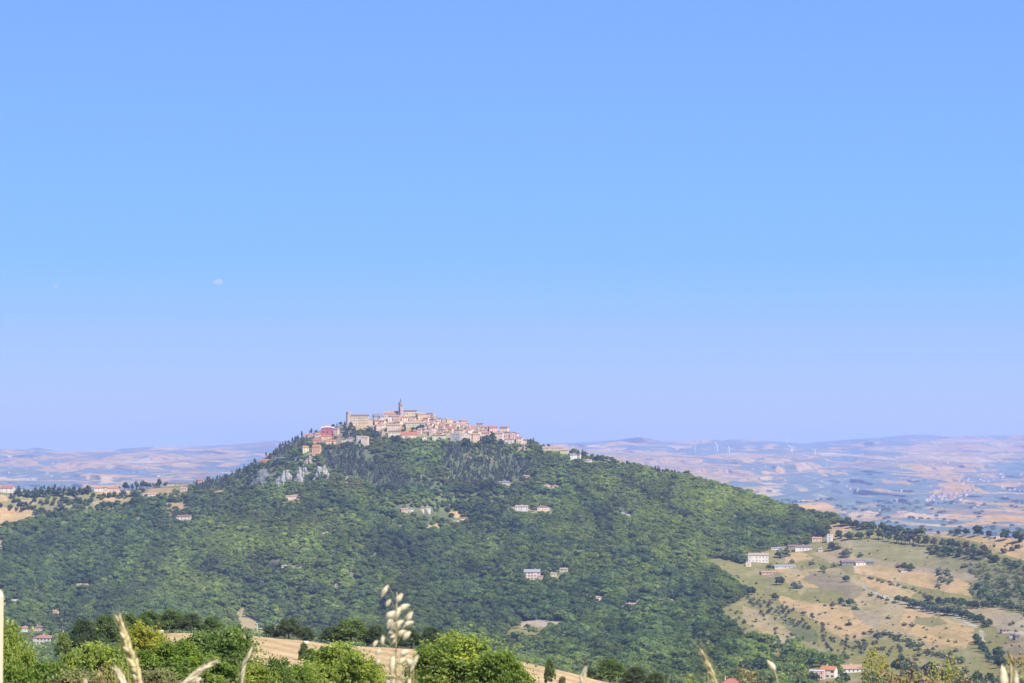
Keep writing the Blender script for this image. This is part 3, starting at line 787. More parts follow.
def wall_mesh(w, d, h, rise, kind, mat, found=8):
    a, b = -w / 2, w / 2; mb = MB()
    v = [(a, 0, -found), (b, 0, -found), (b, d, -found), (a, d, -found), (a, 0, h), (b, 0, h), (b, d, h), (a, d, h)]
    f = [(0, 1, 5, 4), (1, 2, 6, 5), (2, 3, 7, 6), (3, 0, 4, 7), (4, 5, 6, 7)]
    if kind == 'gx':
        v += [(a, d / 2, h + rise - .04), (b, d / 2, h + rise - .04)]; f = [(0, 1, 5, 4), (1, 2, 6, 9, 5), (2, 3, 7, 6), (3, 0, 4, 8, 7)]
    elif kind == 'gy':
        v += [(0, 0, h + rise - .04), (0, d, h + rise - .04)]; f = [(0, 1, 5, 8, 4), (1, 2, 6, 5), (2, 3, 7, 9, 6), (3, 0, 4, 7)]
    elif kind == 'arch':
        n = 8; b0 = len(v)
        for i in range(1, n):
            t = math.pi * i / n; v.append((-math.cos(t) * w / 2, 0, h + math.sin(t) * rise - .02))
        m0 = len(v)
        for i in range(1, n):
            t = math.pi * i / n; v.append((-math.cos(t) * w / 2, d, h + math.sin(t) * rise - .02))
        f = [tuple([0, 1, 5] + list(range(m0 - 1, b0 - 1, -1)) + [4]), (1, 2, 6, 5), (3, 0, 4, 7), tuple([2, 3, 7] + list(range(m0, len(v))) + [6])]
    mb.add(v, f); return mb.me('wall', mat)

def house(loc, w, h, d, rise, rot, wall, roof, kind='gx', name='house', label=None, cat='house', group=None, cols=None, rows=None, chimney=True, door=False, shutters=False, side=True, found=8, win=(1.0, 1.45), wset=None):
    e = empty(name, loc, rot, label, cat, group)
    obj('wall', wall_mesh(w, d, h, rise, kind, WM[wall], found), e)
    rf = obj('roof', roof_mesh('roof', w, d, h, rise, kind, RM[roof] if kind != 'flat' else M_conc), e)
    if chimney and kind in ('gx', 'hip', 'gy'):
        cx = random.uniform(-.3, .3) * w
        mb = MB(); mb.box(cx - .4, cx + .4, d * .55, d * .55 + .8, h + .2, h + rise + 1.1); mb.box(cx - .52, cx + .52, d * .55 - .12, d * .55 + .92, h + rise + 1.1, h + rise + 1.3)
        obj('chimney', mb.me('chimney', WM[wall]), rf)
    rows = rows if rows is not None else max(1, int(h / 3.1)); cols = cols if cols is not None else max(1, int(w / 3.4))
    ww, wh = win; fh = h / rows
    for r in range(rows):
        for c in range(cols):
            x = -w / 2 + w * (c + .5) / cols
            if door and r == 0 and c == cols // 2:
                put_child('door', win_mesh(1.2, 2.2, 'door'), e, (x, 0, 0.02)); continue
            if (cols * rows > 3 and random.random() < .08): continue
            wo = put_child('window', win_mesh(ww, wh), e, (x, 0, r * fh + fh * .33))
            if shutters:
                for s in (-1, 1): put_child('shutter', shutter_mesh(wh), wo, (s * (ww / 2 + .29), 0, 0))
    if side:
        for sx, rz in ((1, math.pi / 2), (-1, -math.pi / 2)):
            if (rot > 0) == (sx > 0) and abs(rot) > .12: pass
            elif abs(rot) > .12: continue
            for r in range(rows):
                put_child('window', win_mesh(ww, wh), e, (sx * w / 2, d * .5, r * fh + fh * .33), rz)
    return e

def cat_big(lb): return any(w_ in (lb or '') for w_ in ('farmhouse', 'villa', 'valley', 'lane'))
def hp(x, y, wpx, hpx, rpx, rot, wall, roof, kind='gx', dm=None, clear=True, **kw):
    """house whose front foot stands at (x, y) on the hill, sizes given as they appear"""
    label = kw.get('label'); p = G(x, y); m = mpp(p); w = wpx * m * .97; h = hpx * m; rise = max(.3, rpx * m)
    d = dm or min(14, max(7, w * .8))
    if clear: BLDG.append((x - wpx / 2 - 2.5, x + wpx / 2 + 2.5, y - hpx - 2, y + (7.0 if x > 700 or cat_big(label) else 4.6) / m))
    return house(p, w, h, d, rise, math.radians(rot), wall, roof, kind, **kw)

# --- castle at the west end
p = G(357.5, 425.5); m = mpp(p)
castle = empty('castle', p, 0, 'long tan stone castle with a grey tower on the western brow of the hilltop town', 'castle')
BLDG.append((343, 373, 408, 431))
obj('wall', wall_mesh(19 * m, 13, 9.6 * m, 2.2, 'gx', WM['tan'], 9), castle, (1.5 * m, 0, 0))
rf = obj('roof', roof_mesh('roof', 19 * m, 13, 9.6 * m, 2.2, 'gx', RM['brown']), castle, (1.5 * m, 0, 0))
obj('facade', MB().box(2.5 * m, 8.2 * m, -.6, .0, -6, 9.0 * m).me('facade', WM['ochre']), castle)
mb = MB(); R_ = 2.4 * m
prof = [(1.12, -9), (1.04, 0), (1, 5), (1, 12.0 * m), (1.1, 12.4 * m), (1.1, 13.6 * m)]
nn = 12
for i, (q, z) in enumerate(prof):
    for j in range(nn): mb.v.append((-9.2 * m + R_ * q * math.cos(2 * math.pi * j / nn), 3 + R_ * q * math.sin(2 * math.pi * j / nn), z))
for i in range(len(prof) - 1):
    for j in range(nn): mb.f.append((i * nn + j, i * nn + (j + 1) % nn, (i + 1) * nn + (j + 1) % nn, (i + 1) * nn + j))
mb.f.append(tuple(range((len(prof) - 1) * nn, len(prof) * nn)))
obj('tower', mb.me('tower', WM['stone']), castle)
mb = MB()
for j in range(0, 12, 2):
    a = 2 * math.pi * (j + .5) / 12; mb = MB(); mb.box(-9.2 * m + R_ * math.cos(a) - .6, -9.2 * m + R_ * math.cos(a) + .6, 3 + R_ * math.sin(a) - .6, 3 + R_ * math.sin(a) + .6, 13.6 * m, 14.3 * m)
    obj('merlon', mb.me('merlon', WM['stone']), castle)
for r in range(3):
    for c in range(9):
        yy = -.6 if 2.5 * m < (-6.5 + c * 2.0) * m < 8.2 * m else 0
        put_child('window', win_mesh(1.1, 1.7), castle, ((-6.8 + c * 2.05) * m, yy, (1.6 + r * 2.7) * m))
w2 = obj('wing', wall_mesh(5 * m, 10, 7 * m, 1.4, 'gx', WM['tan'], 8), castle, (12.6 * m, 1.5, -1.0 * m))
obj('roof', roof_mesh('wing_roof', 5 * m, 10, 7 * m, 1.4, 'gx', RM['pinktile']), w2)
for k in (-1, 0, 1): put_child('buttress', mesh('buttress', [(-1.2, -4, -9), (1.2, -4, -9), (1.2, 0, -9), (-1.2, 0, -9), (-.9, -.4, 5), (.9, -.4, 5), (.9, 0, 5.5), (-.9, 0, 5.5)],
    [(0, 1, 5, 4), (1, 2, 6, 5), (2, 3, 7, 6), (3, 0, 4, 7), (4, 5, 6, 7)], WM['stone']), castle, ((-4 + k * 4) * m, 0, 0))

WM['belltower'] = surf_mat('bell_tower_stone', (.42, .30, .25), .2, .6)
# --- bell tower and church on the crest
p = G(400.6, 417.5); m = mpp(p)
bt = empty('bell_tower', p, math.radians(42), 'slender pinkish stone bell tower with a thin green spire rising above all other roofs', 'bell tower')
BLDG.append((396, 405, 400, 424))
s = 3.0 * m / 2; hs = 14.6 * m
obj('shaft', MB().box(-s, s, -s, s, -6, hs - 4.6 * m).me('shaft', WM['belltower']), bt)
mb = MB(); hb = hs - 4.6 * m
mb.box(-s * 1.12, s * 1.12, -s * 1.12, s * 1.12, hb + .003, hb + .5)
cornice = obj('cornice', mb.me('cornice', WM['cream']), bt)
belf = MB(); q = s * .34
for sx in (-1, 1):
    for sy in (-1, 1): belf.box(sx * s - (sx > 0) * 2 * q * .8, sx * s + (sx < 0) * 2 * q * .8, sy * s - (sy > 0) * 2 * q * .8, sy * s + (sy < 0) * 2 * q * .8, hb + .503, hs - .9 * m)
belf.box(-s, s, -s, s, hs - .9 * m + .003, hs)
obj('belfry', belf.me('belfry', WM['belltower']), bt)
obj('cornice', MB().box(-s * 1.15, s * 1.15, -s * 1.15, s * 1.15, hs + .003, hs + .5).me('cornice2', WM['cream']), bt)
bell = MB(); prof = [(.0, 2.4), (.35, 2.3), (.5, 1.6), (.62, .8), (.95, .1), (.9, 0)]
for i, (r_, z) in enumerate(prof):
    for j in range(10): bell.v.append((r_ * math.cos(j * .6283), r_ * math.sin(j * .6283), hb + 1.2 + z))
for i in range(len(prof) - 1):
    for j in range(10): bell.f.append((i * 10 + j, i * 10 + (j + 1) % 10, (i + 1) * 10 + (j + 1) % 10, (i + 1) * 10 + j))
obj('bell', bell.me('bell', M_metal, True), bt)
sp = MB(); zz = hs + .5; n8 = 8
pr = [(1.0 * s, zz), (.62 * s, zz + 1.0 * m), (.42 * s, zz + 1.9 * m), (.10 * s, zz + 4.2 * m), (.02, zz + 4.6 * m)]
for r_, z in pr:
    for j in range(n8): sp.v.append((r_ * math.cos(j * math.pi / 4 + .39), r_ * math.sin(j * math.pi / 4 + .39), z))
for i in range(len(pr) - 1):
    for j in range(n8): sp.f.append((i * n8 + j, i * n8 + (j + 1) % n8, (i + 1) * n8 + (j + 1) % n8, (i + 1) * n8 + j))
spo = obj('spire', sp.me('spire', M_green), bt)
cr = MB(); zc = zz + 4.6 * m; cr.box(-.07, .07, -.07, .07, zc - .2, zc + 1.6); cr.box(-.45, -.07, -.05, .05, zc + .95, zc + 1.1); cr.box(.07, .45, -.05, .05, zc + .95, zc + 1.1)
obj('cross', cr.me('cross', M_metal), spo)
for k in range(2): put_child('window', win_mesh(.9, 1.8), bt, (0, -s, hb * (.3 + .35 * k)))

EAST = 'the eastern end of the hilltop town'
def L(**k): return k
TOWN = [
 # x, y, w, h, roof rise, rot, wall, roof, kind, name, label, extra
 (410, 416.3, 13.5, 5.0, 1.2, -8, 'yellow', 'brown', 'gx', 'church', 'long yellow church nave with brown roof immediately right of the bell tower', L(cat='church', cols=5, rows=1, win=(1.2, 2.6))),
 (391, 417.5, 14, 4.0, 2.6, -4, 'pink', 'pinktile', 'gx', 'house', 'long low house with a broad pinkish roof immediately left of the bell tower', L(cols=6)),
 (378.5, 419.5, 10, 4.6, 2.8, 12, 'grey', 'grey', 'gx', 'house', 'grey-roofed house on the crest between the castle and the bell tower', L()),
 (382, 421.5, 4.6, 4.6, .8, 14, 'bluewhite', 'grey', 'gx', 'house', 'narrow bluish white house below the grey roof between castle and bell tower', L()),
 (389.7, 422, 4.2, 5.6, .7, -6, 'white', 'brown', 'gx', 'house', 'narrow white house standing among dark gaps left of the bell tower', L()),
 (396, 421, 7, 5.0, 1.0, -8, 'tan', 'pinktile', 'gx', 'house', 'tan house at the foot of the bell tower on its left', L()),
 (422, 420, 9, 5.6, 1.6, 14, 'ochre', 'pinktile', 'gx', 'house', 'ochre house with a tiled roof, second block right of the church nave', L()),
 (431.5, 419.2, 4.2, 6.0, .3, -25, 'stone', 'brown', 'flat', 'tower_house', 'tall stone tower house with flat top on the crest right of the church', L(cat='house', cols=1)),
 (427, 420, 5, 6.0, 1.1, -10, 'salmon', 'brown', 'gx', 'house', 'salmon house squeezed against the left side of the flat-topped tower house', L()),
 (412, 421.3, 6.5, 4.0, 1.0, -14, 'pink', 'brown', 'gy', 'house', 'small pink gabled house just below the church nave', L()),
 (405, 422, 6, 4.4, 1.2, 8, 'cream', 'terracotta', 'gx', 'house', 'cream house directly below the bell tower with terracotta roof', L()),
 (414.5, 427, 21, 3.6, 1.8, -3, 'olivecream', 'pinktile', 'gx', 'house', 'very long low house under the church with pale strip of wall', L(cols=8, rows=1)),
 (435.3, 424, 4.6, 2.6, 1.3, -20, 'cream', 'pale', 'gy', 'house', 'small house with a nearly white roof right of the tower house', L()),
 (378.7, 430, 5, 4.2, 1.2, 20, 'pink', 'pinktile', 'gx', 'house', 'pink house on the slope between castle wing and long cream house', L()),
 (393.5, 430.2, 13.5, 5.0, 1.0, -5, 'palepink', 'pinktile', 'gx', 'house', 'wide pale pink house two terraces below the bell tower', L()),
 (394.3, 437.5, 12.5, 5.6, 1.2, -4, 'cream', 'brown', 'gx', 'house', 'wide cream house on the lowest terrace just left of the bright red roof', L(cols=4)),
 (409.5, 438.2, 18, 3.2, 3.2, 3, 'cream', 'red', 'gx', 'house', 'long house under the brightest red roof on the lower edge of the town', L(cols=6, rows=1)),
 (423.7, 430.2, 3.6, 4.0, .8, -12, 'bluewhite', 'grey', 'gx', 'house', 'small pale grey house beside the dark trees in mid town', L()),
 (424.5, 441.2, 4.4, 5.0, .7, 10, 'cream', 'grey', 'gx', 'house', 'little pale house on the lower edge right of the long red roof', L()),
 (439, 441.2, 14, 5.6, .9, 4, 'olivecream', 'brown', 'gx', 'house', 'wide olive-cream house front on the lower edge of the town', L(cols=5)),
 (455, 441.7, 10, 8.4, .4, -12, 'grey', 'grey', 'flat', 'house', 'grey flat-topped house with pale parapet on the lower edge of the town', L(cols=4, rows=3)),
 (466.3, 442.4, 9.6, 8.0, 2.0, -6, 'cream', 'pinktile', 'gy', 'house', 'tall cream gable-fronted house just right of the grey flat-topped one', L(cols=3, rows=3)),
 (476.3, 442.4, 7.6, 8.0, 1.2, 10, 'salmon', 'pinktile', 'gx', 'house', 'tall salmon house on the lower edge between cream gable and dark trees', L(cols=3, rows=3)),
 (485.5, 440, 8.6, 7, 1.4, -10, 'cream', 'terracotta', 'gx', 'house', 'cream house standing behind the large dark trees of the lower edge', L()),
 (498.5, 441, 8, 8, 1.1, -14, 'palepink', 'pinktile', 'gx', 'house', 'pale pink house right of the dark trees on the lower edge', L(cols=3, rows=3)),
 (508.6, 443.3, 8.6, 3.4, 1.5, -6, 'white', 'red', 'gx', 'house', 'low white house with red roof near ' + EAST, L(rows=1)),
 (503.4, 434.5, 8.4, 6.6, 1.3, -14, 'yellow', 'brown', 'gx', 'house', 'big yellowish house on the skyline at ' + EAST, L(cols=3, rows=3)),
 (493.5, 432.5, 8.6, 4.6, 1.8, 12, 'salmon', 'red', 'gx', 'house', 'house with dark red roof on the skyline left of the big yellowish house', L()),
 (513.5, 440, 7.6, 6.6, 1.6, -16, 'palepink', 'terracotta', 'gy', 'house', 'pale pink gabled house stepping down at ' + EAST, L(rows=3)),
 (519, 443.3, 6, 5.4, 1.3, -12, 'cream', 'terracotta', 'gx', 'house', 'last tall cream house before the cypresses at ' + EAST, L(rows=2)),
 (524.6, 444.2, 4.6, 3.8, 1.2, 12, 'pink', 'brown', 'gx', 'house', 'small pink house, the last roof of the town before the slope', L()),
 (479.5, 427.6, 6.6, 3.8, .9, -8, 'stone', 'grey', 'gx', 'house', 'stone house with dark grey roof standing up on the skyline mid way along the ridge', L()),
 (464, 425.4, 7, 4.2, 1.3, 14, 'pink', 'terracotta', 'gx', 'house', 'pink house whose reddish gable marks the skyline above mid town', L()),
 # houses on the western spur
 (327.5, 435, 13.5, 6.6, 1.6, -5, 'crimson', 'pale', 'arch', 'hall', 'crimson hall with white arched roof rim on the western spur', L(cat='hall', cols=3, rows=1, win=(1.6, 3))),
 (335.6, 435.5, 4.6, 6.5, .6, -20, 'pink', 'pinktile', 'gx', 'house', 'pink house attached on the right of the crimson hall', L()),
 (327.5, 427.2, 10, 2.6, 1.4, 4, 'salmon', 'pinktile', 'gx', 'house', 'house with pink roof peeping over the crimson hall', L(rows=1)),
 (326.3, 439.8, 10.5, 3.6, 1.4, 5, 'orange', 'red', 'gx', 'house', 'orange house with red roof below the crimson hall', L(rows=1)),
 (317.6, 437.3, 6, 3.2, 1.2, -10, 'pink', 'pinktile', 'gx', 'house', 'pink house just left of the crimson hall', L(rows=1)),
 (308.8, 437.3, 8.6, 2.2, 1.5, 5, 'pink', 'terracotta', 'gx', 'house', 'low house with red roof half sunk in trees left of the crimson hall', L(rows=1)),
 (317.4, 443.0, 9.4, 2.4, 1.8, -4, 'tan', 'red', 'gx', 'house', 'low house with red roof below and left of the orange one', L(rows=1)),
 (331, 445.2, 10, 3.6, 1.2, 4, 'yellow', 'orange', 'gx', 'house', 'low yellow house below the orange one on the western spur', L(rows=1)),
 (305.8, 452.4, 6.2, 5.0, 1.5, 12, 'yellow', 'orange', 'gx', 'house', 'yellow house with orange roof at the lower left of the western spur', L(cols=2)),
 (315.8, 455.3, 8, 8.6, 2.0, -12, 'orange', 'orange', 'gx', 'house', 'tall orange house above the cliff on the western spur', L(cols=3, rows=3)),
 (343.8, 445.5, 4.6, 6.0, .9, -10, 'yellow', 'purple', 'gx', 'house', 'narrow yellow house under the pines of the castle', L(cols=1)),
 (349.5, 441.5, 7, 2.8, 1.8, 8, 'stone', 'purple', 'gx', 'house', 'low house with purplish roof below the castle pines', L(rows=1)),
 (364.2, 445.2, 7, 7.6, 1.5, -14, 'palepink', 'pinktile', 'gx', 'house', 'pale house with pink roof standing alone below the castle', L(cols=2, rows=2)),
 (358.8, 442.5, 5, 6.6, .4, 25, 'grey', 'grey', 'flat', 'house', 'grey block standing in for the shaded left side of the pale house below the castle', L()),  # shadow side of the pale house, built as a separate grey block
 (264.3, 465.2, 9.6, 4.6, 1.2, -8, 'orange', 'orange', 'gx', 'house', 'orange house alone among trees at the left foot of the cliff', L(cols=3)),
 (283, 460.8, 16, 3.0, .4, 4, 'darkstone', 'bluegrey', 'shed', 'shed', 'long bluish grey shed roof on the slope above the grey cliff', L(cat='shed', rows=1)),
 (296, 460.3, 4, 2.6, .4, -10, 'bluewhite', 'grey', 'gx', 'hut', 'tiny pale hut at the right end of the long bluish shed', L(cat='hut', rows=1)),
 # ridge east of the town
 (553, 450.5, 22, 2.6, 1.5, -2, 'tan', 'pinktile', 'gx', 'house', 'long low house with pinkish roof on the ridge just east of the town', L(cols=7, rows=1)),
 (564, 453.8, 8, 3.4, .9, -12, 'yellow', 'pale', 'gx', 'house', 'cream annex stepping down at the right end of the long ridge house', L(cols=2, rows=1)),
 (573.7, 459.4, 7.6, 4.2, 1.6, 20, 'bluewhite', 'grey', 'gx', 'house', 'bluish white house among trees just below the ridge east of the town', L(cols=2)),
 (578.7, 459, 2.6, 4.6, .5, -20, 'palepink', 'grey', 'gx', 'tower_house', 'narrow pink tower-like house beside the bluish white one', L(cat='house', cols=1)),
 (588.5, 462, 6.2, 2.0, .7, -8, 'white', 'pale', 'gx', 'house', 'small low white house on the green shelf east of the town', L(rows=1)),
 (619, 461.4, 7, 1.8, 1.0, -5, 'palepink', 'pinktile', 'gx', 'house', 'pinkish house on the skyline ridge halfway down the eastern slope', L(rows=1)),
 # houses in the wood
 (404.6, 512.4, 6.6, 2.8, 1.2, 10, 'salmon', 'pinktile', 'gx', 'house', 'pinkish house on the left of the clearing in mid slope', L(rows=1)),
 (410, 512.4, 4.2, 3.2, .8, -15, 'white', 'pale', 'gy', 'house', 'small white gabled house next to the pinkish one in the clearing', L(rows=1, cols=1)),
 (422.2, 511.6, 4, 3.4, 1.0, 10, 'palepink', 'brown', 'gx', 'house', 'pale house at the top edge of the clearing, third from the left', L(cols=1)),
 (427.3, 511.2, 5, 3.2, 1.0, -10, 'white', 'pale', 'gy', 'house', 'whitish gabled house at the top edge of the clearing, fourth from the left', L(cols=1)),
 (459.6, 519.0, 12, .9, .9, -4, 'cream', 'orange', 'gx', 'shed', 'long low orange-roofed shed at the right end of the clearing', L(cat='shed', rows=1)),
 (456.5, 521.4, 5, .9, .4, 0, 'white', 'pale', 'flat', 'shed', 'tiny white flat shed just below the long orange-roofed one', L(cat='shed', rows=1, cols=1)),
 (291.8, 499.6, 12, 3.0, .9, -4, 'cream', 'pale', 'gx', 'house', 'pale house in the small clearing below the cliff', L(cols=4, rows=1)),
 (183.4, 520.8, 14, 4.2, 1.6, -6, 'palepink', 'brown', 'gx', 'house', 'large pale house with hipped brown roof left of the wooded slope', L(cols=4)),
 (286.5, 567.5, 10, 1.5, .8, 0, 'white', 'pale', 'gx', 'house', 'low white house at the edge of the narrow meadow in the wood', L(rows=1)),
 (336.4, 586.6, 3.6, 1.8, .7, -10, 'white', 'pale', 'gx', 'hut', 'tiny white hut lost in the lower wood', L(cat='hut', rows=1, cols=1)),
 (521.5, 511, 13, 4.4, 1.4, -3, 'bluewhite', 'pale', 'gx', 'house', 'wide bluish white house with tan roof in the wood below the eastern town', L(cols=5)),
 (543.5, 511, 13, 3.8, 1.6, 5, 'tan', 'brown', 'hip', 'house', 'wide dark roofed house right of the bluish white one in the wood', L(cols=4)),
 (503.5, 484, 13, 1.7, 1.2, 5, 'stone', 'grey', 'gx', 'house', 'low dark stone house on the terrace below the eastern town', L(rows=1, cols=4)),
 (526.5, 477.5, 6, 1.5, .7, 0, 'tan', 'pinktile', 'gx', 'hut', 'small hut beneath the orange rock of the eastern slope', L(cat='hut', rows=1)),
 (532, 579.8, 16.5, 7.6, 2.6, -3, 'palepink', 'bluegrey', 'gx', 'farmhouse', 'pinkish white three-storey farmhouse with bluish roof deep in the wood', L(cols=5, rows=3, shutters=True, cat='farmhouse')),
 (540.6, 580, 5, 3.4, .6, -6, 'palepink', 'pinktile', 'shed', 'annex', 'low pink annex attached on the right of the farmhouse in the wood', L(cols=1, rows=1, cat='annex')),
 (553.3, 576.6, 6, 3.0, .8, -4, 'yellow', 'pale', 'gx', 'house', 'small yellowish house right of the farmhouse in the wood', L(rows=1)),
 (563.5, 572.3, 8, 3.2, 1.0, -8, 'olivecream', 'pale', 'gx', 'house', 'yellow-green house highest of the three near the farmhouse in the wood', L(rows=1)),
 (597.5, 601, 11, 3.6, 1.0, 6, 'cream', 'pale', 'gx', 'house', 'pale flat-looking house among trees on the lower right slope', L(cols=3, rows=1)),
 (632, 606.5, 12, 2.2, 1.0, -3, 'palepink', 'pale', 'gx', 'house', 'long pinkish house beside the bare track on the lower right slope', L(cols=4, rows=1)),
 (640, 602.5, 7, 1.8, .6, 3, 'bluewhite', 'bluegrey', 'gx', 'shed', 'bluish metal shed behind the long pinkish house', L(cat='shed', rows=1)),
 (669.6, 604, 5.6, 3.4, 1.0, -12, 'cream', 'pinktile', 'gx', 'house', 'small cream house at the right end of the bare track', L(cols=1, rows=1)),
 (584.6, 622, 5, 2.0, .7, 0, 'white', 'pinktile', 'gx', 'hut', 'tiny white hut right of the vineyard clearing', L(cat='hut', cols=1, rows=1)),
 (619.7, 636.5, 5.4, 2.2, .8, 10, 'palepink', 'brown', 'gx', 'hut', 'tiny pink hut low down in the wood', L(cat='hut', cols=1, rows=1)),
 # left plateau
 (6.5, 492.8, 13, 4.4, 2.6, -6, 'white', 'red', 'gx', 'house', 'white house with red roof at the far left edge of the plateau', L(cols=3)),
 (58.5, 494.5, 7, 2.0, 1.4, 6, 'palepink', 'pinktile', 'gx', 'house', 'pale pinkish house behind the pines of the left plateau', L(rows=1)),
 (98.5, 491.6, 8.6, 3.0, 2.0, 6, 'white', 'orange', 'gx', 'house', 'first orange-roofed house of the row on the left plateau', L(rows=1)),
 (105.6, 491.8, 6, 3.2, 1.6, -12, 'cream', 'terracotta', 'gy', 'house', 'middle terracotta gabled house of the row on the left plateau', L(rows=1)),
 (114.3, 491.6, 10, 3.0, 1.9, -4, 'palepink', 'orange', 'gx', 'house', 'last and widest orange-roofed house of the row on the left plateau', L(rows=1)),
 (175.5, 485.6, 24, 1.8, 1.0, 1, 'stone', 'brown', 'gx', 'barn', 'very long dark roofed barn on the skyline left of the hill', L(cat='barn', rows=1, cols=5)),
 (183, 491.2, 7, 2.6, 1.4, -10, 'palepink', 'pinktile', 'gx', 'house', 'pinkish house below the very long barn', L(rows=1)),
 (150.5, 497.2, 16, 2.6, 1.6, 4, 'white', 'pinktile', 'gx', 'house', 'long whitish house among trees at the left of the hill', L(cols=5, rows=1)),
 (42.5, 510.6, 7.6, 1.2, 1.2, 6, 'stone', 'pinktile', 'gx', 'shed', 'small pink-roofed shed on the golden field of the left plateau', L(cat='shed', rows=1)),
 (199.5, 481.8, 7, 2.4, 1.5, -6, 'salmon', 'red', 'gx', 'house', 'red-roofed house on the skyline where the hill starts to climb', L(rows=1)),
 # valley houses at lower left
 (41.5, 644.5, 20, 6.4, 3.0, -18, 'white', 'terracotta', 'hip', 'villa', 'large white villa with terracotta roof and dark loggia in the valley at lower left', L(cat='villa', cols=5, rows=2, shutters=True)),
 (23.6, 631.8, 8, 3.4, 1.8, 8, 'bluewhite', 'terracotta', 'gx', 'house', 'small terracotta-roofed house up the lane left of the white villa', L(cols=2, rows=1)),
 (38, 631.0, 10, 3.4, 2.2, -8, 'tan', 'brown', 'hip', 'house', 'tan house with brown hipped roof just behind the white villa', L(cols=3, rows=1)),
 (61.7, 633, 4.0, 3.4, 2.2, -5, 'palepink', 'pale', 'gy', 'house', 'narrow pale gabled house right of the white villa', L(cols=1, rows=1)),
 (54.5, 615, 6, 3.4, 1.0, -10, 'cream', 'pinktile', 'gx', 'house', 'cream house on the ochre patch above the white villa', L(cols=2, rows=1)),
 (14.5, 603, 6.5, 3.2, .4, 0, 'cream', 'pale', 'flat', 'house', 'flat cream house in the small fields at the left edge', L(cols=2, rows=1)),
 # right hand farms
 (758.3, 562.4, 21, 7.0, 2.2, -6, 'white', 'pale', 'gx', 'farmhouse', 'large white farmhouse with pale tiled roof and dark porch at the edge of the fields', L(cat='farmhouse', cols=6, rows=2)),
 (748.5, 566.6, 5.4, 4.2, .5, -4, 'cream', 'pale', 'flat', 'annex', 'small cream outbuilding at the lower left corner of the large white farmhouse', L(cat='outbuilding', cols=1, rows=1)),
 (769, 574.4, 15, 1.8, 1.2, -3, 'salmon', 'pinktile', 'shed', 'barn', 'long reddish barn below the large white farmhouse', L(cat='barn', cols=4, rows=1)),
 (777.2, 549.8, 13, 1.6, .9, 12, 'bluewhite', 'bluegrey', 'shed', 'shed', 'pale sloping shed roof between the white farmhouse and the middle farm', L(cat='shed', cols=2, rows=1)),
 (803.5, 551.0, 17, 3.6, 1.8, -5, 'white', 'purple', 'gx', 'farmhouse', 'low white farmhouse with purplish brown roof, middle of the three farms', L(cat='farmhouse', cols=5, rows=1)),
 (793, 548.5, 10, 2.4, 1.2, 4, 'darkstone', 'brown', 'gx', 'barn', 'dark barn joined to the left of the low white farmhouse', L(cat='barn', cols=2, rows=1)),
 (817, 541.8, 10, 3.4, 1.2, -4, 'tan', 'pinktile', 'gx', 'house', 'tan house between the woods and the white square tower', L(cols=3, rows=1)),
 (829.6, 541.8, 5.4, 7.4, .3, -16, 'white', 'pale', 'flat', 'tower_house', 'white square tower house standing by the golden field', L(cat='tower', cols=1, rows=3)),
 (820.5, 551.3, 4.6, 2.0, .7, -8, 'white', 'pale', 'gx', 'hut', 'tiny white hut in front of the trees below the white square tower', L(cat='hut', cols=1, rows=1)),
 (785.4, 568.5, 22, 1.8, 1.6, 6, 'bluewhite', 'bluegrey', 'gx', 'greenhouse', 'grey plastic-roofed greenhouse right of the large white farmhouse', L(cat='greenhouse', cols=5, rows=1, chimney=False)),
 (856, 564.3, 29, 2.2, 1.5, 2, 'darkstone', 'purple', 'gx', 'cowshed', 'long cowshed with purple-grey roof on the bare yard', L(cat='barn', cols=8, rows=1, chimney=False)),
 (860.8, 565.6, 10, 3.2, .5, 2, 'white', 'pale', 'shed', 'shed', 'white lean-to in front of the long purple-grey cowshed', L(cat='shed', cols=2, rows=1)),
 (869.5, 564.8, 9, 3.0, 1.4, -5, 'darkstone', 'grey', 'gx', 'barn', 'dark open barn at the right end of the long cowshed', L(cat='barn', cols=2, rows=1, chimney=False)),
 (907, 571.8, 12, 1.2, .5, 4, 'bluewhite', 'bluegrey', 'shed', 'shed', 'low pale shelter under the round trees right of the cowshed', L(cat='shed', cols=2, rows=1)),
 (993.5, 538.8, 7, 1.8, .5, -4, 'darkstone', 'grey', 'flat', 'shed', 'dark flat shed among the trees of the upper right ridge', L(cat='shed', cols=2, rows=1)),
 (998, 538.4, 4, 2.2, .4, -4, 'cream', 'pale', 'flat', 'hut', 'cream hut touching the dark flat shed on the upper right ridge', L(cat='hut', cols=1, rows=1)),
 (1012.5, 637.6, 6, 3.2, .9, -10, 'bluewhite', 'grey', 'gx', 'house', 'grey house with a white gable beside the track at lower right', L(cols=2, rows=1)),
 (1017.8, 639.8, 5, 4.2, .6, 10, 'darkstone', 'brown', 'gx', 'barn', 'dark barn just right of the grey house beside the track', L(cat='barn', cols=1, rows=1)),
 (1006, 632.8, 8, 2.4, 1.2, 6, 'brown' if False else 'stone', 'brown', 'gx', 'barn', 'brown barn up the track behind the grey house at lower right', L(cat='barn', cols=2, rows=1)),
 # houses at the bottom
 (827.5, 678.5, 15, 8.6, 3.2, -22, 'white', 'orange', 'gx', 'villa', 'white villa with bright orange tiled roof at the bottom of the orchards', L(cat='villa', cols=3, rows=2, shutters=True)),
 (816.5, 680.0, 15, 8.8, .5, -14, 'salmon', 'pale', 'flat', 'annex', 'salmon annex with pale flat roof on the left of the orange-roofed villa', L(cat='annex', cols=3, rows=2)),
 (853.5, 672.6, 22, 3.6, 3.4, 5, 'bluewhite', 'pinktile', 'gx', 'barn', 'long low building with faded pink tiled roof right of the orange-roofed villa', L(cat='barn', cols=5, rows=1)),
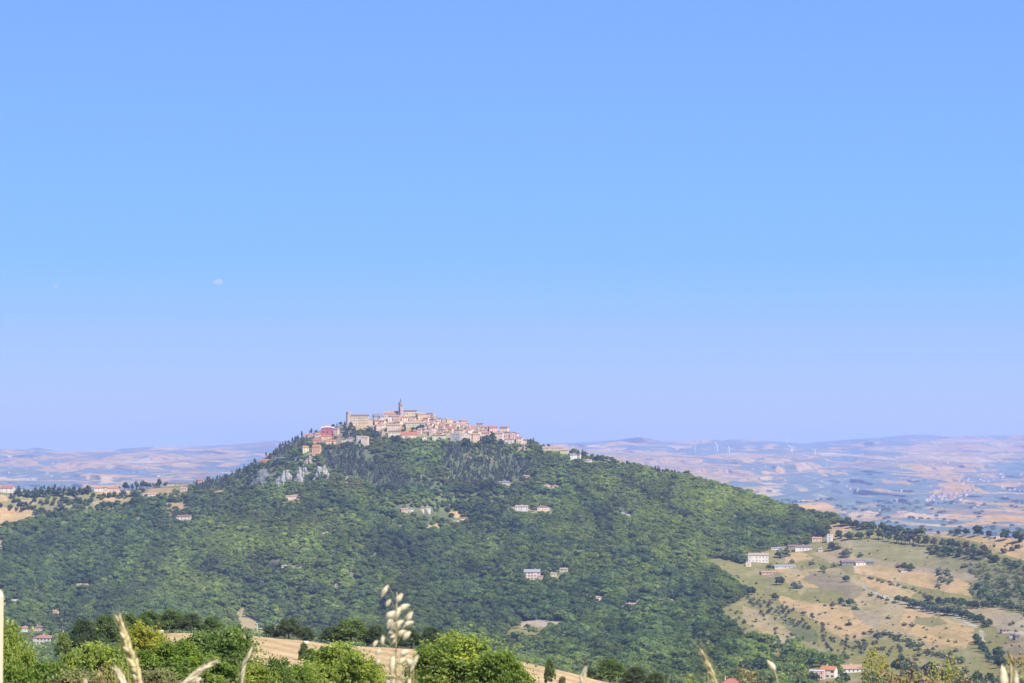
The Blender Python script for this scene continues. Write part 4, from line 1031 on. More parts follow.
 (732, 690, 19, 6.5, 4.5, 3, 'cream', 'red', 'hip', 'house', 'house showing only its orange-red hipped roof at the bottom edge', L(cols=4, rows=1)),
]
for (x, y, w, h, r, rot, wl, rf_, kd, nm, lb, ex) in TOWN:
    ex = dict(ex); cat_ = ex.pop('cat', 'house')
    hp(x, y, w, h, r, rot, wl, rf_, kd, name=nm, label=lb, cat=cat_, **ex)

obj_hall = [o for o in bpy.data.objects if o.name.startswith('hall')][0]
hw = 13.5 * mpp(obj_hall.location) * .97; hh = 6.6 * mpp(obj_hall.location); mb = MB(); n_ = 12
for i in range(n_ + 1):
    a = math.pi * i / n_; x_ = -math.cos(a) * (hw / 2 + .3); z_ = hh + math.sin(a) * 1.6 * mpp(obj_hall.location)
    mb.v += [(x_, -.75, z_ - .9), (x_, -.75, z_ + .9), (x_, -.5, z_ + .9), (x_, -.5, z_ - .9)]
for i in range(n_):
    b = 4 * i
    for j in range(4): mb.f.append((b + j, b + 4 + j, b + 4 + (j + 1) % 4, b + (j + 1) % 4))
obj('rim', mb.me('rim', M_white), obj_hall)
# --- terraces of houses that fill the town
n_hand = len(BLDG)
hand_boxes = [(x - w / 2, x + w / 2, y - h - r, y) for (x, y, w, h, r, *_) in TOWN] + [(343, 373, 410, 427), (396, 405, 400, 418)]
WN = dict(cream='cream', pink='pink', palepink='pale pink', tan='tan', salmon='salmon', stone='stone', ochre='ochre', yellow='yellow', olivecream='greyish cream', white='white')
RN = dict(terracotta='terracotta', pinktile='pinkish tiled', brown='brown', pale='pale tiled', orange='orange', red='red')
GARDEN = [[(400, 421), (426, 423), (426, 432), (398, 431)], [(390, 433), (400, 433), (400, 444), (390, 444)], [(478, 433), (495, 433), (496, 446), (478, 446)],
          [(369, 426), (379, 426), (384, 438), (370, 438)], [(461, 437), (470, 437), (470, 446), (461, 446)]]
used = {}
k = 0
for row, yo in enumerate([3.0, 6.0, 9.2, 12.4, 15.8, 19.2, 22.6]):
    x = 374 + random.uniform(0, 3)
    while x < 521:
        w = random.choice([3, 3.6, 4.2, 4.8, 5.4, 6.2]); xc = x + w / 2
        y = float(itp(xc, YS)) + yo + random.uniform(-1.2, 1.2)
        low = np.interp(xc, [374, 400, 440, 480, 505, 521], [431, 434, 437.5, 440, 441, 442])
        x += w + random.choice([-.3, 0, .3, .9])
        if y > low: continue
        if any(a - 1.0 < xc < b + 1.0 and c + .8 < y - 1.5 < e + .6 for (a, b, c, e) in hand_boxes): continue
        if any(inpoly(np.array(xc), np.array(y - 1.0), g) for g in GARDEN): continue
        wl = random.choices(list(WN), [8, 3, 6, 5, 1.6, 3, 2, 2, 3, 2])[0]; rf_ = random.choices(list(RN), [4, 7, 2.4, 3, 1.0, .25])[0]
        h = random.uniform(2.4, 4.8); kd = random.choices(['gx', 'gy', 'hip'], [6, 2, 2])[0]
        part = 'below the bell tower' if xc < 420 else 'in mid town' if xc < 462 else 'on the descending eastern half'
        ter = ['crest', 'second', 'third', 'fourth', 'fifth', 'sixth', 'lowest'][row]
        lb = f'{WN[wl]} house, {RN[rf_]} roof, on the {ter} town terrace {part}'
        hp(xc, y, w, h, random.uniform(.8, 1.6), random.choice([-28, -18, -10, -5, 6, 14, 24]), wl, rf_, kd, name='town_house', label=lb, cat='house', group='packed houses of the hilltop town',
           dm=random.uniform(8, 11)); k += 1
print('town houses', k)

# --- village and scattered farms of the far plain
def Gfar(x, y):
    j = int(np.clip(np.searchsorted(xs, x), 1, len(xs) - 1)); t_ = (x - xs[j - 1]) / (xs[j] - xs[j - 1])
    dd = [float(np.interp(-y, -YFR[:, k_], PF[:, k_, 1])) for k_ in (j - 1, j)]
    return Vector(pt(x, y, dd[0] * (1 - t_) + dd[1] * t_).tolist())
fw = {}
def far_house(x, y, w, h, rot, wl, rf_, label, group):
    key = (round(w), round(h), wl, rf_)
    if key not in fw: fw[key] = (wall_mesh(w, w * .7, h, h * .35, 'gx', WM[wl], 12), roof_mesh('roof', w, w * .7, h, h * .35, 'gx', RM[rf_], ov=.6, th=.4))
    e = empty('far_house', Gfar(x, y), rot, label, 'house', group)
    obj('wall', fw[key][0], e); obj('roof', fw[key][1], e)
rr = random.Random(5)
for i in range(85):
    if i < 55:
        t = rr.random(); y = 488 + 13 * math.sqrt(t); hw = 4 + (y - 488) * 1.25; x = 946 + rr.uniform(-1, .9) * hw; lb = 'small pinkish house of the village on a rise in the far plain'; g = 'houses of the far village'
    else:
        x = rr.uniform(958, 1022); y = rr.uniform(474, 500) ; lb = 'small pale house scattered right of the far village'; g = 'pale houses beside the far village'
    far_house(x, y, rr.choice([10, 13, 16]), rr.choice([6, 8]), rr.uniform(-.5, .5), 'palepink' if i >= 55 else rr.choice(['palepink', 'stone', 'pink', 'stone']), rr.choice(['pinktile', 'terracotta', 'pale']), lb, g)
for i in range(70):
    if i < 26: x, y = rr.uniform(0, 190), rr.uniform(460, 480); lb, g = 'tiny pale farm among the fields of the far plain on the left', 'far farms on the left'
    else: x, y = rr.uniform(640, 1020), rr.uniform(462, 526); lb, g = 'tiny pale farm among the fields of the far plain on the right', 'far farms on the right'
    if y > float(ys_hill(x)) - 1: continue
    far_house(x, y, rr.choice([12, 16, 20]), rr.choice([6, 8]), rr.uniform(-.5, .5), rr.choice(['stone', 'palepink', 'tan']), rr.choice(['pinktile', 'terracotta', 'pale']), lb, g)

# --- wind turbines
tw = MB().tube([(0, 0, -3), (0, 0, 78)], [2.2, 1.2], 12).me('tower', M_white, True)
nc = MB(); nc.box(-1.8, 1.8, -4, 7, 77.5, 81.2); nc = nc.me('nacelle', M_white)
bl = mesh('blade', [(-.9, 0, 1), (.9, 0, 1), (1.7, .5, 9), (-1.2, -.3, 9), (.5, .2, 38), (-.2, 0, 38), (-.9, .5, 1), (.9, .6, 1), (1.7, .9, 9), (-1.2, .3, 9), (.5, .35, 38), (-.2, .2, 38)],
          [(0, 1, 2, 3), (3, 2, 4, 5), (7, 6, 9, 8), (8, 9, 11, 10), (1, 7, 8, 2), (2, 8, 10, 4), (6, 0, 3, 9), (9, 3, 5, 11), (4, 10, 11, 5), (0, 6, 7, 1)], M_white)
hb_ = MB().tube([(0, -2.2, 0), (0, -1.2, 0), (0, 1.2, 0)], [.4, 1.6, 1.7], 10).me('hub', M_white, True)
for i, (x, y, h, lb) in enumerate([(695, 454.5, 8.5, 'leftmost white wind turbine on the hazy ridge above the hill slope'), (717.5, 455, 12.5, 'tallest white wind turbine, second from the left on the hazy ridge'),
        (729.5, 457.5, 11, 'third white wind turbine from the left, above a dark wooded spur'), (787, 444, 8, 'pale wind turbine standing on the far skyline'), (792, 457, 11.5, 'white wind turbine beside the orange field, fifth from the left'), (815.5, 457.5, 9.5, 'white wind turbine farthest right')]):
    p = Gfar(x, y); sc = h * mpp(p) / 100
    e = empty('wind_turbine', p, rr.uniform(-.5, .5), lb, 'wind turbine'); e.scale = (sc * 1.25, sc * 1.25, sc)
    obj('tower', tw, e); obj('nacelle', nc, e)
    hu = obj('hub', hb_, e, (0, -5.2, 79.5)); a0 = rr.uniform(0, 2)
    for kk in range(3):
        b = obj('blade', bl, hu); b.rotation_euler = (0, a0 + kk * 2.0944, 0)

# ------------------------------------------------------------------ woodland
def keep_out(x, y):
    m = np.ones(len(x), bool)
    for (a, b, c, e) in BLDG:
        m &= ~((x > a) & (x < b) & (y > c + 2) & (y < e))
    return m
Dmap = DH.copy()
edge = np.ones_like(Dmap)
LH = light_at(XH, YH)
dn1 = Dmap * (KH == 1) * .034 * (1 + .6 * np.clip(LH, -.3, 1)); dn2 = Dmap * (KH == 2) * .030; dn3 = Dmap * (KH == 3) * .042
p1, x1, y1, _ = sample_grid(PH, XH, YH, dn1); m = keep_out(x1, y1); p1, x1, y1 = p1[m], x1[m], y1[m]
p2, x2, y2, _ = sample_grid(PH, XH, YH, dn2); m = keep_out(x2, y2); p2, x2, y2 = p2[m], x2[m], y2[m]
p3, x3, y3, _ = sample_grid(PH, XH, YH, dn3); m = keep_out(x3, y3); p3, x3, y3 = p3[m], x3[m], y3[m]
def hidden(x, y): return y > itp(x, YE) + 14
m = ~hidden(x1, y1); p1, x1, y1 = p1[m], x1[m], y1[m]
# the trees of the wood that show largest stand on their own
ye1 = itp(x1, YE)
vis = (y1 < ye1 - 1) & (x1 > 8) & (x1 < 1018) & (y1 < 684) & ~((x1 < 535) & (y1 > 622)) & ~((x1 > 370) & (x1 < 540) & (y1 > 580) & (y1 > 632 - 0))
order = np.argsort(np.where(vis, p1[:, 1], 1e9))[:190]
own = np.zeros(len(p1), bool); own[order] = True
own_pts = [(float(x1[i]), float(y1[i]), p1[i]) for i in order]
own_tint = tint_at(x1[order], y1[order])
p1, x1, y1 = p1[~own], x1[~own], y1[~own]
n = len(p1); print('wood', n, len(p2), len(p3))
big = 1 + (.35 + .4 * rng.random(n)) * (rng.random(n) < .11 - .11 * light_at(x1, y1))
h = 7.4 * big * (.82 + .30 * rng.random(n)) * (1 - .24 * light_at(x1, y1)) * (1 + .25 * fbm(x1 / 20, y1 / 10, 701, 2)) * np.interp(y1, [415, 470, 560, 640], [.72, .82, .95, 1.0])
wv = h * (1.12 + .35 * rng.random(n)) * (1 + .25 * np.clip(light_at(x1, y1), 0, 1))
srcs = [src('round', 40 + i, 300, .135) for i in range(6)]
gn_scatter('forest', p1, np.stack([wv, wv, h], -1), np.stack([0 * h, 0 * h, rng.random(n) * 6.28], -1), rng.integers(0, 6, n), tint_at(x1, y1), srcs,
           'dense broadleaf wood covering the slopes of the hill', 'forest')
n = len(p2); h = 9.0 * (.55 + .7 * rng.random(n)); wv = h * (.62 + .3 * rng.random(n))
t = tint_at(x2, y2) * .0 + np.array((.120, .135, .086)) * (.55 + .9 * rng.random((n, 1))); q = rng.random(n); t[q < .25] = np.array((.078, .10, .066)) * (.7 + .6 * rng.random((int((q < .25).sum()), 1))); t[q > .85] = np.array((.14, .185, .08))
ps = [src('pine', 60 + i, 190, .15) for i in range(3)] + [src('cone', 70 + i, 150, .11) for i in range(2)]
gn_scatter('pine_wood', p2, np.stack([wv, wv, h], -1), np.stack([0 * h, 0 * h, rng.random(n) * 6.28], -1), rng.integers(0, 5, n), t, ps,
           'greyish dark pines in patches under the town and along the western ridge', 'pine wood')
n = len(p3); h = 3.4 * (.4 + .9 * rng.random(n)); wv = h * (1.1 + .5 * rng.random(n))
bs = [src('bush', 80 + i, 90, .2) for i in range(3)]
gn_scatter('scrub', p3, np.stack([wv, wv, h], -1), np.stack([0 * h, 0 * h, rng.random(n) * 6.28], -1), rng.integers(0, 3, n), tint_at(x3, y3) * np.array((1.15, 1.0, 1.5)), bs,
           'mixed scrub on the slope at the right edge', 'scrub')
# low growth in the open country
Mo = (DH < .1) & (XH > 690) & (YH > ys_hill(XH) + 3)
dn4 = Mo * .0008 * (1 + 1.0 * (fbm(XH / 16, YH / 6, 811, 3) > .1) * 1.6); 
p4, x4, y4, _ = sample_grid(PH, XH, YH, dn4); m = keep_out(x4, y4); p4, x4, y4 = p4[m], x4[m], y4[m]
n = len(p4); h = 1.5 * (.4 + 1.6 * rng.random(n) ** 2); wv = h * (1.3 + .6 * rng.random(n))
gn_scatter('weeds', p4, np.stack([wv, wv, h], -1), np.stack([0 * h, 0 * h, rng.random(n) * 6.28], -1), rng.integers(0, 3, n), np.array((.12, .14, .065)) * (.6 + .8 * rng.random((n, 1))), bs,
           'low tufts and brambles dotted over the dry fields', 'weeds')
# woods of the far country
df = WOODF * 1.0
pf, xf, yf_, _ = sample_grid(PF, XF, YFR, df * .00010 * (YFR < 545) * (YFR > 500), 3)
n = len(pf); print('far wood', n); h = 9 * (.6 + .8 * rng.random(n)); wv = h * (1.6 + 1.2 * rng.random(n))
fs = [src('round', 95 + i, 60, .3) for i in range(3)]
gn_scatter('far_woods', pf, np.stack([wv, wv, h], -1), np.stack([0 * h, 0 * h, rng.random(n) * 6.28], -1), rng.integers(0, 3, n), np.array((.085, .125, .085)) * (.8 + .6 * rng.random((n, 1))), fs,
           'bluish woods and tree lines scattered over the far hills', 'far woods')

# ------------------------------------------------------------------ single trees on the hill
def kind_set(kind, seeds, n, size, lob, th, tr, limbs=5):
    out = []
    for s in seeds:
        V, Q, t = leaf_cloud(n, lob(s), size, s, jit=.5)
        out.append((crown_mesh('crown', V, Q, t, M_leaf_obj), trunk_mesh('trunk', s, th, tr, limbs)))
    return out
KS = dict(oak=kind_set('oak', range(101, 107), 460, .13, lambda s: lobes_round(s, h0=.10, n=12), .6, .03),
          broadleaf=kind_set('b', range(111, 116), 380, .14, lambda s: lobes_round(s, h0=.05), .55, .028),
          olive=kind_set('olive', range(121, 125), 240, .15, lambda s: lobes_round(s, h0=.02, n=7, spread=.33, r0=.22), .4, .05, 3),
          shrub=kind_set('shrub', range(131, 134), 200, .17, lambda s: lobes_round(s, h0=-.16, n=7, spread=.36), .3, .03, 3),
          cypress=kind_set('cyp', range(141, 143), 260, .09, lambda s: lobes_cone(s, .13), .5, .02, 0),
          pine=kind_set('pine', range(151, 154), 320, .12, lobes_pine, .8, .025, 4))
NAME = dict(oak='oak_tree', broadleaf='broadleaf_tree', olive='olive_tree', shrub='shrub', cypress='cypress_tree', pine='pine_tree')
CATN = dict(oak='tree', broadleaf='tree', olive='olive tree', shrub='shrub', cypress='cypress', pine='pine')
TT = dict(dark=(.080, .115, .052), mid=(.115, .160, .058), light=(.165, .21, .068), grey=(.15, .165, .110), blue=(.080, .122, .062), brownish=(.130, .120, .074), yellow=(.22, .23, .07))
def plant(kind, loc, hm, wf, tint, label, group=None, parent_scale=None):
    cm, tm = random.choice(KS[kind])
    e = empty(NAME[kind], loc, random.uniform(0, 6.28), label, CATN[kind], group)
    e.scale = (hm * wf, hm * wf, hm)
    c = obj('crown', cm, e); v = random.uniform(.8, 1.25); c.color = (tint[0] * v, tint[1] * v * random.uniform(.95, 1.05), tint[2] * v, 1)
    obj('trunk', tm, e)
    return e
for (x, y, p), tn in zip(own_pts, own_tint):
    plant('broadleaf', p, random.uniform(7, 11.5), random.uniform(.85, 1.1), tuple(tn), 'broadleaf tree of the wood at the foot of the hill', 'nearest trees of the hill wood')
def tree(kind, x, y, hpx, tint='dark', wf=1.0, label='', group=None):
    p = G(x, y); return plant(kind, p, hpx * mpp(p), wf, TT[tint], label, group)
def along(kind, pts, step, hp_, width, tint, label, group, wf=1.0, jit=.5):
    P_ = [np.array(p, float) for p in pts]; L_ = [np.linalg.norm(b - a) for a, b in zip(P_, P_[1:])]; tot = sum(L_); s = random.uniform(0, step)
    while s < tot:
        q = s; i = 0
        while q > L_[i]: q -= L_[i]; i += 1
        c = P_[i] + (P_[i + 1] - P_[i]) * q / L_[i]
        tree(kind, c[0] + random.uniform(-1, 1) * jit * step, c[1] + random.uniform(-1, 1) * width, random.uniform(*hp_), random.choice(tint), wf * random.uniform(.9, 1.15), label, group)
        s += step * random.uniform(.8, 1.25)
def within(kind, poly, n_, hp_, tint, label, group, wf=1.0):
    xs_ = [p[0] for p in poly]; ys_ = [p[1] for p in poly]; c = 0; t_ = 0
    while c < n_ and t_ < 4000:
        t_ += 1; x = random.uniform(min(xs_), max(xs_)); y = random.uniform(min(ys_), max(ys_))
        if inpoly(np.array(x), np.array(y), poly):
            tree(kind, x, y, random.uniform(*hp_), random.choice(tint), wf * random.uniform(.9, 1.15), label, group); c += 1
# tall tree belt on the right crest and along the meadow
along('oak', [(836, 524), (860, 529), (890, 533), (925, 537)], 4.2, (7, 10), 1.2, ['dark', 'mid', 'dark'], 'dark tree in the tall belt on the crest behind the olive meadow', 'tall tree belt on the crest behind the meadow')
along('oak', [(836, 538), (850, 540), (872, 539)], 5.2, (7, 11), .8, ['dark', 'mid'], 'round tree at the left end of the olive meadow behind the white tower', 'round trees at the left end of the meadow')
along('pine', [(876, 539), (900, 543), (928, 547)], 3.6, (8, 11), .6, ['brownish', 'mid', 'dark'], 'tall tree with bare stem in the row edging the olive meadow', 'row of bare-stemmed trees edging the meadow')
for (x, y, w_, h_) in ((930, 552.6, 8, 8), (937, 553.8, 8, 9), (945, 555, 9, 10), (952, 555.6, 8, 11), (960, 556.6, 9, 10), (968, 557.4, 8, 10), (975, 558.2, 9, 11), (982, 558.8, 8, 10), (934, 546, 7, 9), (943, 547, 8, 9), (951, 548, 7, 10), (958, 549, 8, 9), (966, 550, 8, 9), (974, 552, 7, 9), (984, 553, 7, 9), (988, 557, 7, 8), (926, 543, 6, 8)):
    tree('oak', x, y, h_, random.choice(['dark', 'mid', 'dark', 'brownish']), .95, 'tree of the thick grove at the right end of the olive meadow', 'thick grove at the right end of the meadow')
along('shrub', [(926, 553), (950, 556), (985, 561)], 5, (3.5, 5), .5, ['mid', 'blue'], 'bush fringing the foot of the thick grove', 'bushes at the foot of the thick grove', 1.1)
for (x, y, h_, lb) in ((951, 533.5, 5.5, 'smallest of the round trees on the gold crest at right'), (958, 533.8, 7, 'second round tree on the gold crest at right'), (966, 534.2, 8, 'third round tree on the gold crest at right'), (978, 535.2, 11, 'tallest round tree on the gold crest at right'),
        (989, 537, 7, 'round tree left of the dark flat shed'), (1005, 540, 11, 'broad dark tree right of the cream hut on the crest'), (1019, 542.5, 13, 'tall dark tree cut by the right edge on the crest'), (938.5, 533, 4, 'lone little tree on the pinkish crest field')):
    tree('oak', x, y, h_, 'dark', 1.05, lb)
tree('cypress', 1020.5, 541, 13, 'dark', 1.2, 'pointed cypress on the crest near the right edge')
for (x, y, h_, lb) in ((1017.5, 548.5, 7, 'brown bush on the gold slope at the right edge'), (1004, 553, 8, 'tall brownish bush in the gold slope, left one'), (1012, 551, 7, 'brownish bush in the gold slope, middle one'), (994, 547, 4, 'small dark bush on the gold slope')):
    tree('shrub', x, y, h_, 'brownish', .8, lb)
along('oak', [(988, 562), (1000, 564), (1016, 570), (1030, 574)], 5, (6, 9), 1.2, ['mid', 'dark', 'blue'], 'tree in the row crossing the scrub at the right edge', 'tree row across the scrub at the right edge')
within('oak', [(968, 592), (985, 580), (1030, 588), (1030, 604), (985, 604)], 26, (5, 8.5), ['dark', 'mid', 'blue', 'mid'], 'tree of the small wood above the gully at the right edge', 'small wood above the gully at the right edge')
# hedgerow
along('oak', [(915, 607), (930, 611), (950, 615), (970, 619), (990, 628)], 3.1, (7, 10), 1.3, ['dark', 'dark', 'blue'], 'dark tree of the thick hedgerow descending to the right', 'thick dark hedgerow descending to the right')
along('oak', [(925, 603), (950, 604), (975, 608), (1000, 607), (1028, 613)], 3.6, (5.5, 8.5), 1.0, ['dark', 'blue'], 'dark tree of the upper hedgerow reaching the right edge', 'upper hedgerow reaching the right edge')
along('shrub', [(868, 594), (880, 598), (900, 604)], 5.5, (3.5, 6), .8, ['mid', 'blue', 'grey'], 'bush along the pale farm track', 'bushes along the pale farm track')
for (x, y, h_, lb) in ((898, 602.5, 8, 'first dark round tree beside the pale farm track'), (906, 604.6, 9, 'second dark round tree beside the pale farm track'), (912, 607.4, 9, 'third dark round tree where the pale track meets the hedgerow')): tree('oak', x, y, h_, 'dark', 1.1, lb)
along('oak', [(975, 640), (981, 648), (990, 660), (1002, 668)], 3.8, (7, 11), 1.8, ['dark', 'blue'], 'dark tree in the gully below the curving white track', 'gully trees below the curving white track')
for (x, y, h_, lb) in ((999, 658, 12, 'largest dark tree of the gully at lower right'), (1000, 668, 13, 'dark tree at the bottom of the gully at lower right')): tree('oak', x, y, h_, 'dark', 1.1, lb)
# trees by the farms
for (x, y, h_, t_, lb) in ((761, 549.5, 10, 'dark', 'dark round tree just above the large white farmhouse'), (737, 562, 9, 'mid', 'tree touching the left side of the large white farmhouse'), (742, 563.5, 9, 'mid', 'tree between the wood and the large white farmhouse'), (770, 568, 5, 'dark', 'small round tree in front of the white farmhouse porch'),
    (780, 558, 10, 'light', 'light green tree right of the large white farmhouse'), (786, 557, 8, 'mid', 'second green tree right of the large white farmhouse'), (801, 543, 8, 'light', 'pale yellowish tree above the middle farm'), (832, 550.5, 9, 'dark', 'dark round tree below the white square tower'), (838, 549, 6, 'mid', 'bushy tree right of the dark one below the white tower'),
    (847, 557, 9, 'grey', 'grey green tree at the left end of the cowshed'), (843, 556, 6, 'brownish', 'low brownish tree at the left end of the cowshed'), (860, 557, 5, 'dark', 'small round tree behind the cowshed roof'), (792, 563, 4.5, 'mid', 'bush on the golden yard of the middle farm'), (812, 564.6, 5.5, 'mid', 'round bush below the middle farm, left one'),
    (823.5, 571.5, 7, 'light', 'pale round bush in the field below the middle farm'), (834, 567, 5, 'grey', 'grey bush between middle farm and cowshed'), (846, 582, 7, 'dark', 'dark lone bush on the bare brown slope'), (779.5, 585, 9, 'dark', 'dark round tree in the grass below the reddish barn'), (794, 588, 6.5, 'dark', 'dark bush right of the round tree below the reddish barn'), (799, 588.5, 6, 'grey', 'grey bush beside the dark one in the grass below the farms'),
    (775.5, 600, 7.5, 'dark', 'dark squat tree in the middle of the grass slope'), (751, 595, 9, 'dark', 'dark tree at the tip of the wood on the grass slope'), (744, 593, 8, 'dark', 'dark tree beside the tip of the wood on the grass slope'), (905, 570, 8, 'dark', 'left dark tree over the pale shelter'), (911, 571, 8, 'dark', 'right dark tree over the pale shelter'), (898, 568, 5, 'brownish', 'small brownish tree left of the pale shelter'),
    (939, 571.5, 5, 'grey', 'grey bush in the pinkish field'), (938, 587, 5, 'grey', 'spreading grey bush on the gold strip'), (963, 568, 4, 'dark', 'small dark bush at the corner of the olive meadow'),
    (850, 606, 8, 'mid', 'largest green bush of the green patch in mid field'), (841, 604, 7, 'dark', 'dark bush left of the largest green one in mid field'), (833, 606, 5, 'grey', 'grey bush at the lower side of the green patch'), (856, 610, 6, 'mid', 'low green bush at the lower end of the green patch'),
    (849, 625.5, 6, 'dark', 'dark round bush in the golden field'), (840, 629.5, 3.5, 'brownish', 'small brown bush in the golden field'), (836, 628, 3, 'grey', 'tiny grey bush in the golden field'), (904, 626, 4.5, 'brownish', 'dark brown bush on the right hand golden field'), (912, 627, 5, 'grey', 'grey bush next to the brown one on the right hand golden field'), (888, 619, 4, 'brownish', 'brown bush above the scrub line'),
    (30.8 + 7, 514, 4, 'grey', 'grey bush by the pink-roofed shed'), (63.5, 517.5, 8, 'dark', 'dark round tree on the edge of the golden field at left'), (100, 507, 5, 'dark', 'dark bush on the tan field of the plateau'), (86, 505, 6, 'dark', 'dark tree left of the tan field on the plateau'), (120, 497.5, 5, 'mid', 'bush in the gold field below the orange-roofed row'), (126, 497.5, 5, 'mid', 'second bush in the gold field below the orange-roofed row')):
    tree('oak' if h_ > 6 else 'shrub', x, y, h_, t_, 1.15 if h_ > 6 else 1.3, lb)
along('pine', [(12, 497), (40, 496), (72, 496), (90, 493)], 2.7, (4.5, 10), 1.8, ['dark', 'dark', 'blue'], 'dark pine of the line along the left plateau', 'line of pines along the left plateau')
along('pine', [(118, 488.5), (140, 488), (166, 487)], 2.5, (4, 8.5), 1.3, ['dark', 'blue'], 'dark pine of the clump right of the orange-roofed row', 'clump of pines right of the orange-roofed row')
along('oak', [(10, 504), (48, 503), (90, 503), (95, 498)], 3.4, (2.5, 7), 2.4, ['dark', 'blue', 'mid'], 'tree of the lower line on the left plateau', 'lower tree line on the left plateau')
along('shrub', [(4, 512), (34, 508)], 6.0, (3, 6), 1.2, ['dark', 'grey'], 'bush beside the golden field at far left', 'bushes beside the golden field at far left')
along('oak', [(100, 497), (125, 496), (150, 499), (175, 501)], 5.0, (4, 7), 1.5, ['dark', 'mid'], 'dark tree among the houses of the left plateau', 'trees among the houses of the left plateau')
along('oak', [(36, 515), (60, 511), (95, 510), (118, 505)], 4.0, (3, 7), 2.2, ['dark', 'mid', 'blue'], 'tree on the inner edge of the left plateau fields', 'inner edge trees of the left plateau')
along('shrub', [(398, 441.5), (425, 443), (450, 444), (480, 446), (510, 446.5), (528, 447)], 3.4, (3, 6), 1.0, ['dark', 'mid', 'blue', 'light'], 'bush under the walls of the lowest town houses', 'bushes under the lowest town houses', 1.2)
along('shrub', [(344, 430), (356, 431), (368, 432), (380, 437), (392, 441)], 3.2, (3, 6), 1.6, ['dark', 'mid', 'blue'], 'bush on the rocky ground below castle and pink houses', 'bushes on the rocky ground below the castle', 1.1)
along('oak', [(304, 441), (316, 450), (330, 449), (345, 449), (356, 449)], 4.0, (4, 7), 2.0, ['dark', 'mid', 'blue'], 'tree among the houses of the western spur', 'trees among the houses of the western spur')
along('oak', [(246, 472), (262, 467), (280, 463), (300, 462)], 4.4, (4, 7), 1.6, ['dark', 'blue'], 'tree on the brow above the grey cliff', 'trees on the brow above the grey cliff')
# town trees
for (x, y, h_, kd, t_, lb) in ((405, 430.5, 8, 'cypress', 'dark', 'slim dark cypress under the bell tower'), (403, 431.5, 4, 'shrub', 'dark', 'dark bush at the foot of the slim cypress in the town'), (413, 431.5, 5, 'oak', 'dark', 'dark garden tree in mid town, left one'), (417.5, 431.2, 5.6, 'oak', 'dark', 'dark garden tree in mid town, middle one'), (421, 431, 7, 'oak', 'dark', 'tallest dark garden tree in mid town'),
    (393, 443, 8, 'oak', 'blue', 'left of the two round trees in front of the wide cream house'), (397.5, 443, 8.5, 'oak', 'blue', 'right of the two round trees in front of the wide cream house'), (372, 434, 6, 'oak', 'mid', 'tree on the rocky slope below the castle wing'), (376, 438, 8, 'oak', 'blue', 'bluish tree on the rocky slope below the castle wing'),
    (465.5, 447.5, 10.5, 'oak', 'dark', 'round dark tree hiding the foot of the cream gable-fronted house'), (482.5, 447, 9, 'oak', 'dark', 'left tree of the dark group on the lower town edge'), (487, 446.5, 12, 'oak', 'dark', 'middle tree of the dark group on the lower town edge'), (492, 446.5, 15, 'pine', 'dark', 'tallest tree of the dark group on the lower town edge'), (500.5, 448, 9.5, 'oak', 'blue', 'round tree in front of the pale pink house at the lower edge'),
    (458, 429, 3, 'shrub', 'dark', 'dark bush between roofs in mid town'), (533.5, 445.5, 8.5, 'cypress', 'dark', 'taller cypress at the end of the town'), (530.5, 445, 7, 'cypress', 'dark', 'shorter cypress at the end of the town'), (527.5, 444, 5, 'oak', 'mid', 'low tree left of the cypresses at the end of the town'),
    (337, 424, 4.5, 'cypress', 'dark', 'pointed tree on the skyline left of the castle'), (333, 426, 4, 'oak', 'dark', 'round tree on the skyline left of the castle'), (340.5, 424.5, 4, 'oak', 'dark', 'tree touching the castle tower on the left'), (430.8, 420.5, 3, 'shrub', 'dark', 'bush by the flat-topped tower house'),
    (578.5, 458, 9, 'cypress', 'dark', 'left cypress behind the bluish white house'), (582.5, 458, 9.5, 'cypress', 'dark', 'right cypress behind the bluish white house'), (572, 455, 6, 'oak', 'mid', 'round tree left of the cypresses on the eastern ridge'), (597.5, 460.5, 6, 'oak', 'dark', 'dark tree on the ridge right of the small white house'), (603.5, 462.5, 5, 'cypress', 'dark', 'pointed tree on the ridge right of the small white house')):
    tree(kd, x, y, h_, t_, 1.0, lb)
within('pine', [(342, 434), (345, 428), (353, 428), (356, 440), (345, 442)], 16, (6, 9.5), ['grey', 'dark', 'brownish'], 'greyish pine right under the castle walls', 'pines under the castle walls', .8)
along('cypress', [(655, 471), (676, 475.5)], 2.6, (4.5, 7), .5, ['dark'], 'dark pointed tree on the skyline of the eastern slope', 'pointed trees on the skyline of the eastern slope', 1.3)
along('oak', [(625, 464.5), (636, 467)], 4, (3, 5), .4, ['dark'], 'dark tree on the skyline beside the pinkish ridge house', 'skyline trees beside the pinkish ridge house')
along('oak', [(796, 511), (815, 515), (838, 520)], 4.5, (5, 8), .8, ['dark', 'mid'], 'dark tree where the wooded skyline runs out to the right', 'last trees of the wooded skyline')
along('oak', [(868, 690), (900, 688), (940, 690), (985, 692), (1022, 694)], 8, (9, 16), 2.0, ['dark', 'mid', 'light'], 'tree of the green belt along the bottom edge at right', 'green belt along the bottom edge at right', 1.05)
along('shrub', [(860, 676), (900, 682), (950, 676), (1000, 684)], 6, (4, 8), 3.0, ['mid', 'light', 'dark'], 'bush of the green belt along the bottom edge at right', 'bushes of the green belt at the bottom right', 1.3)
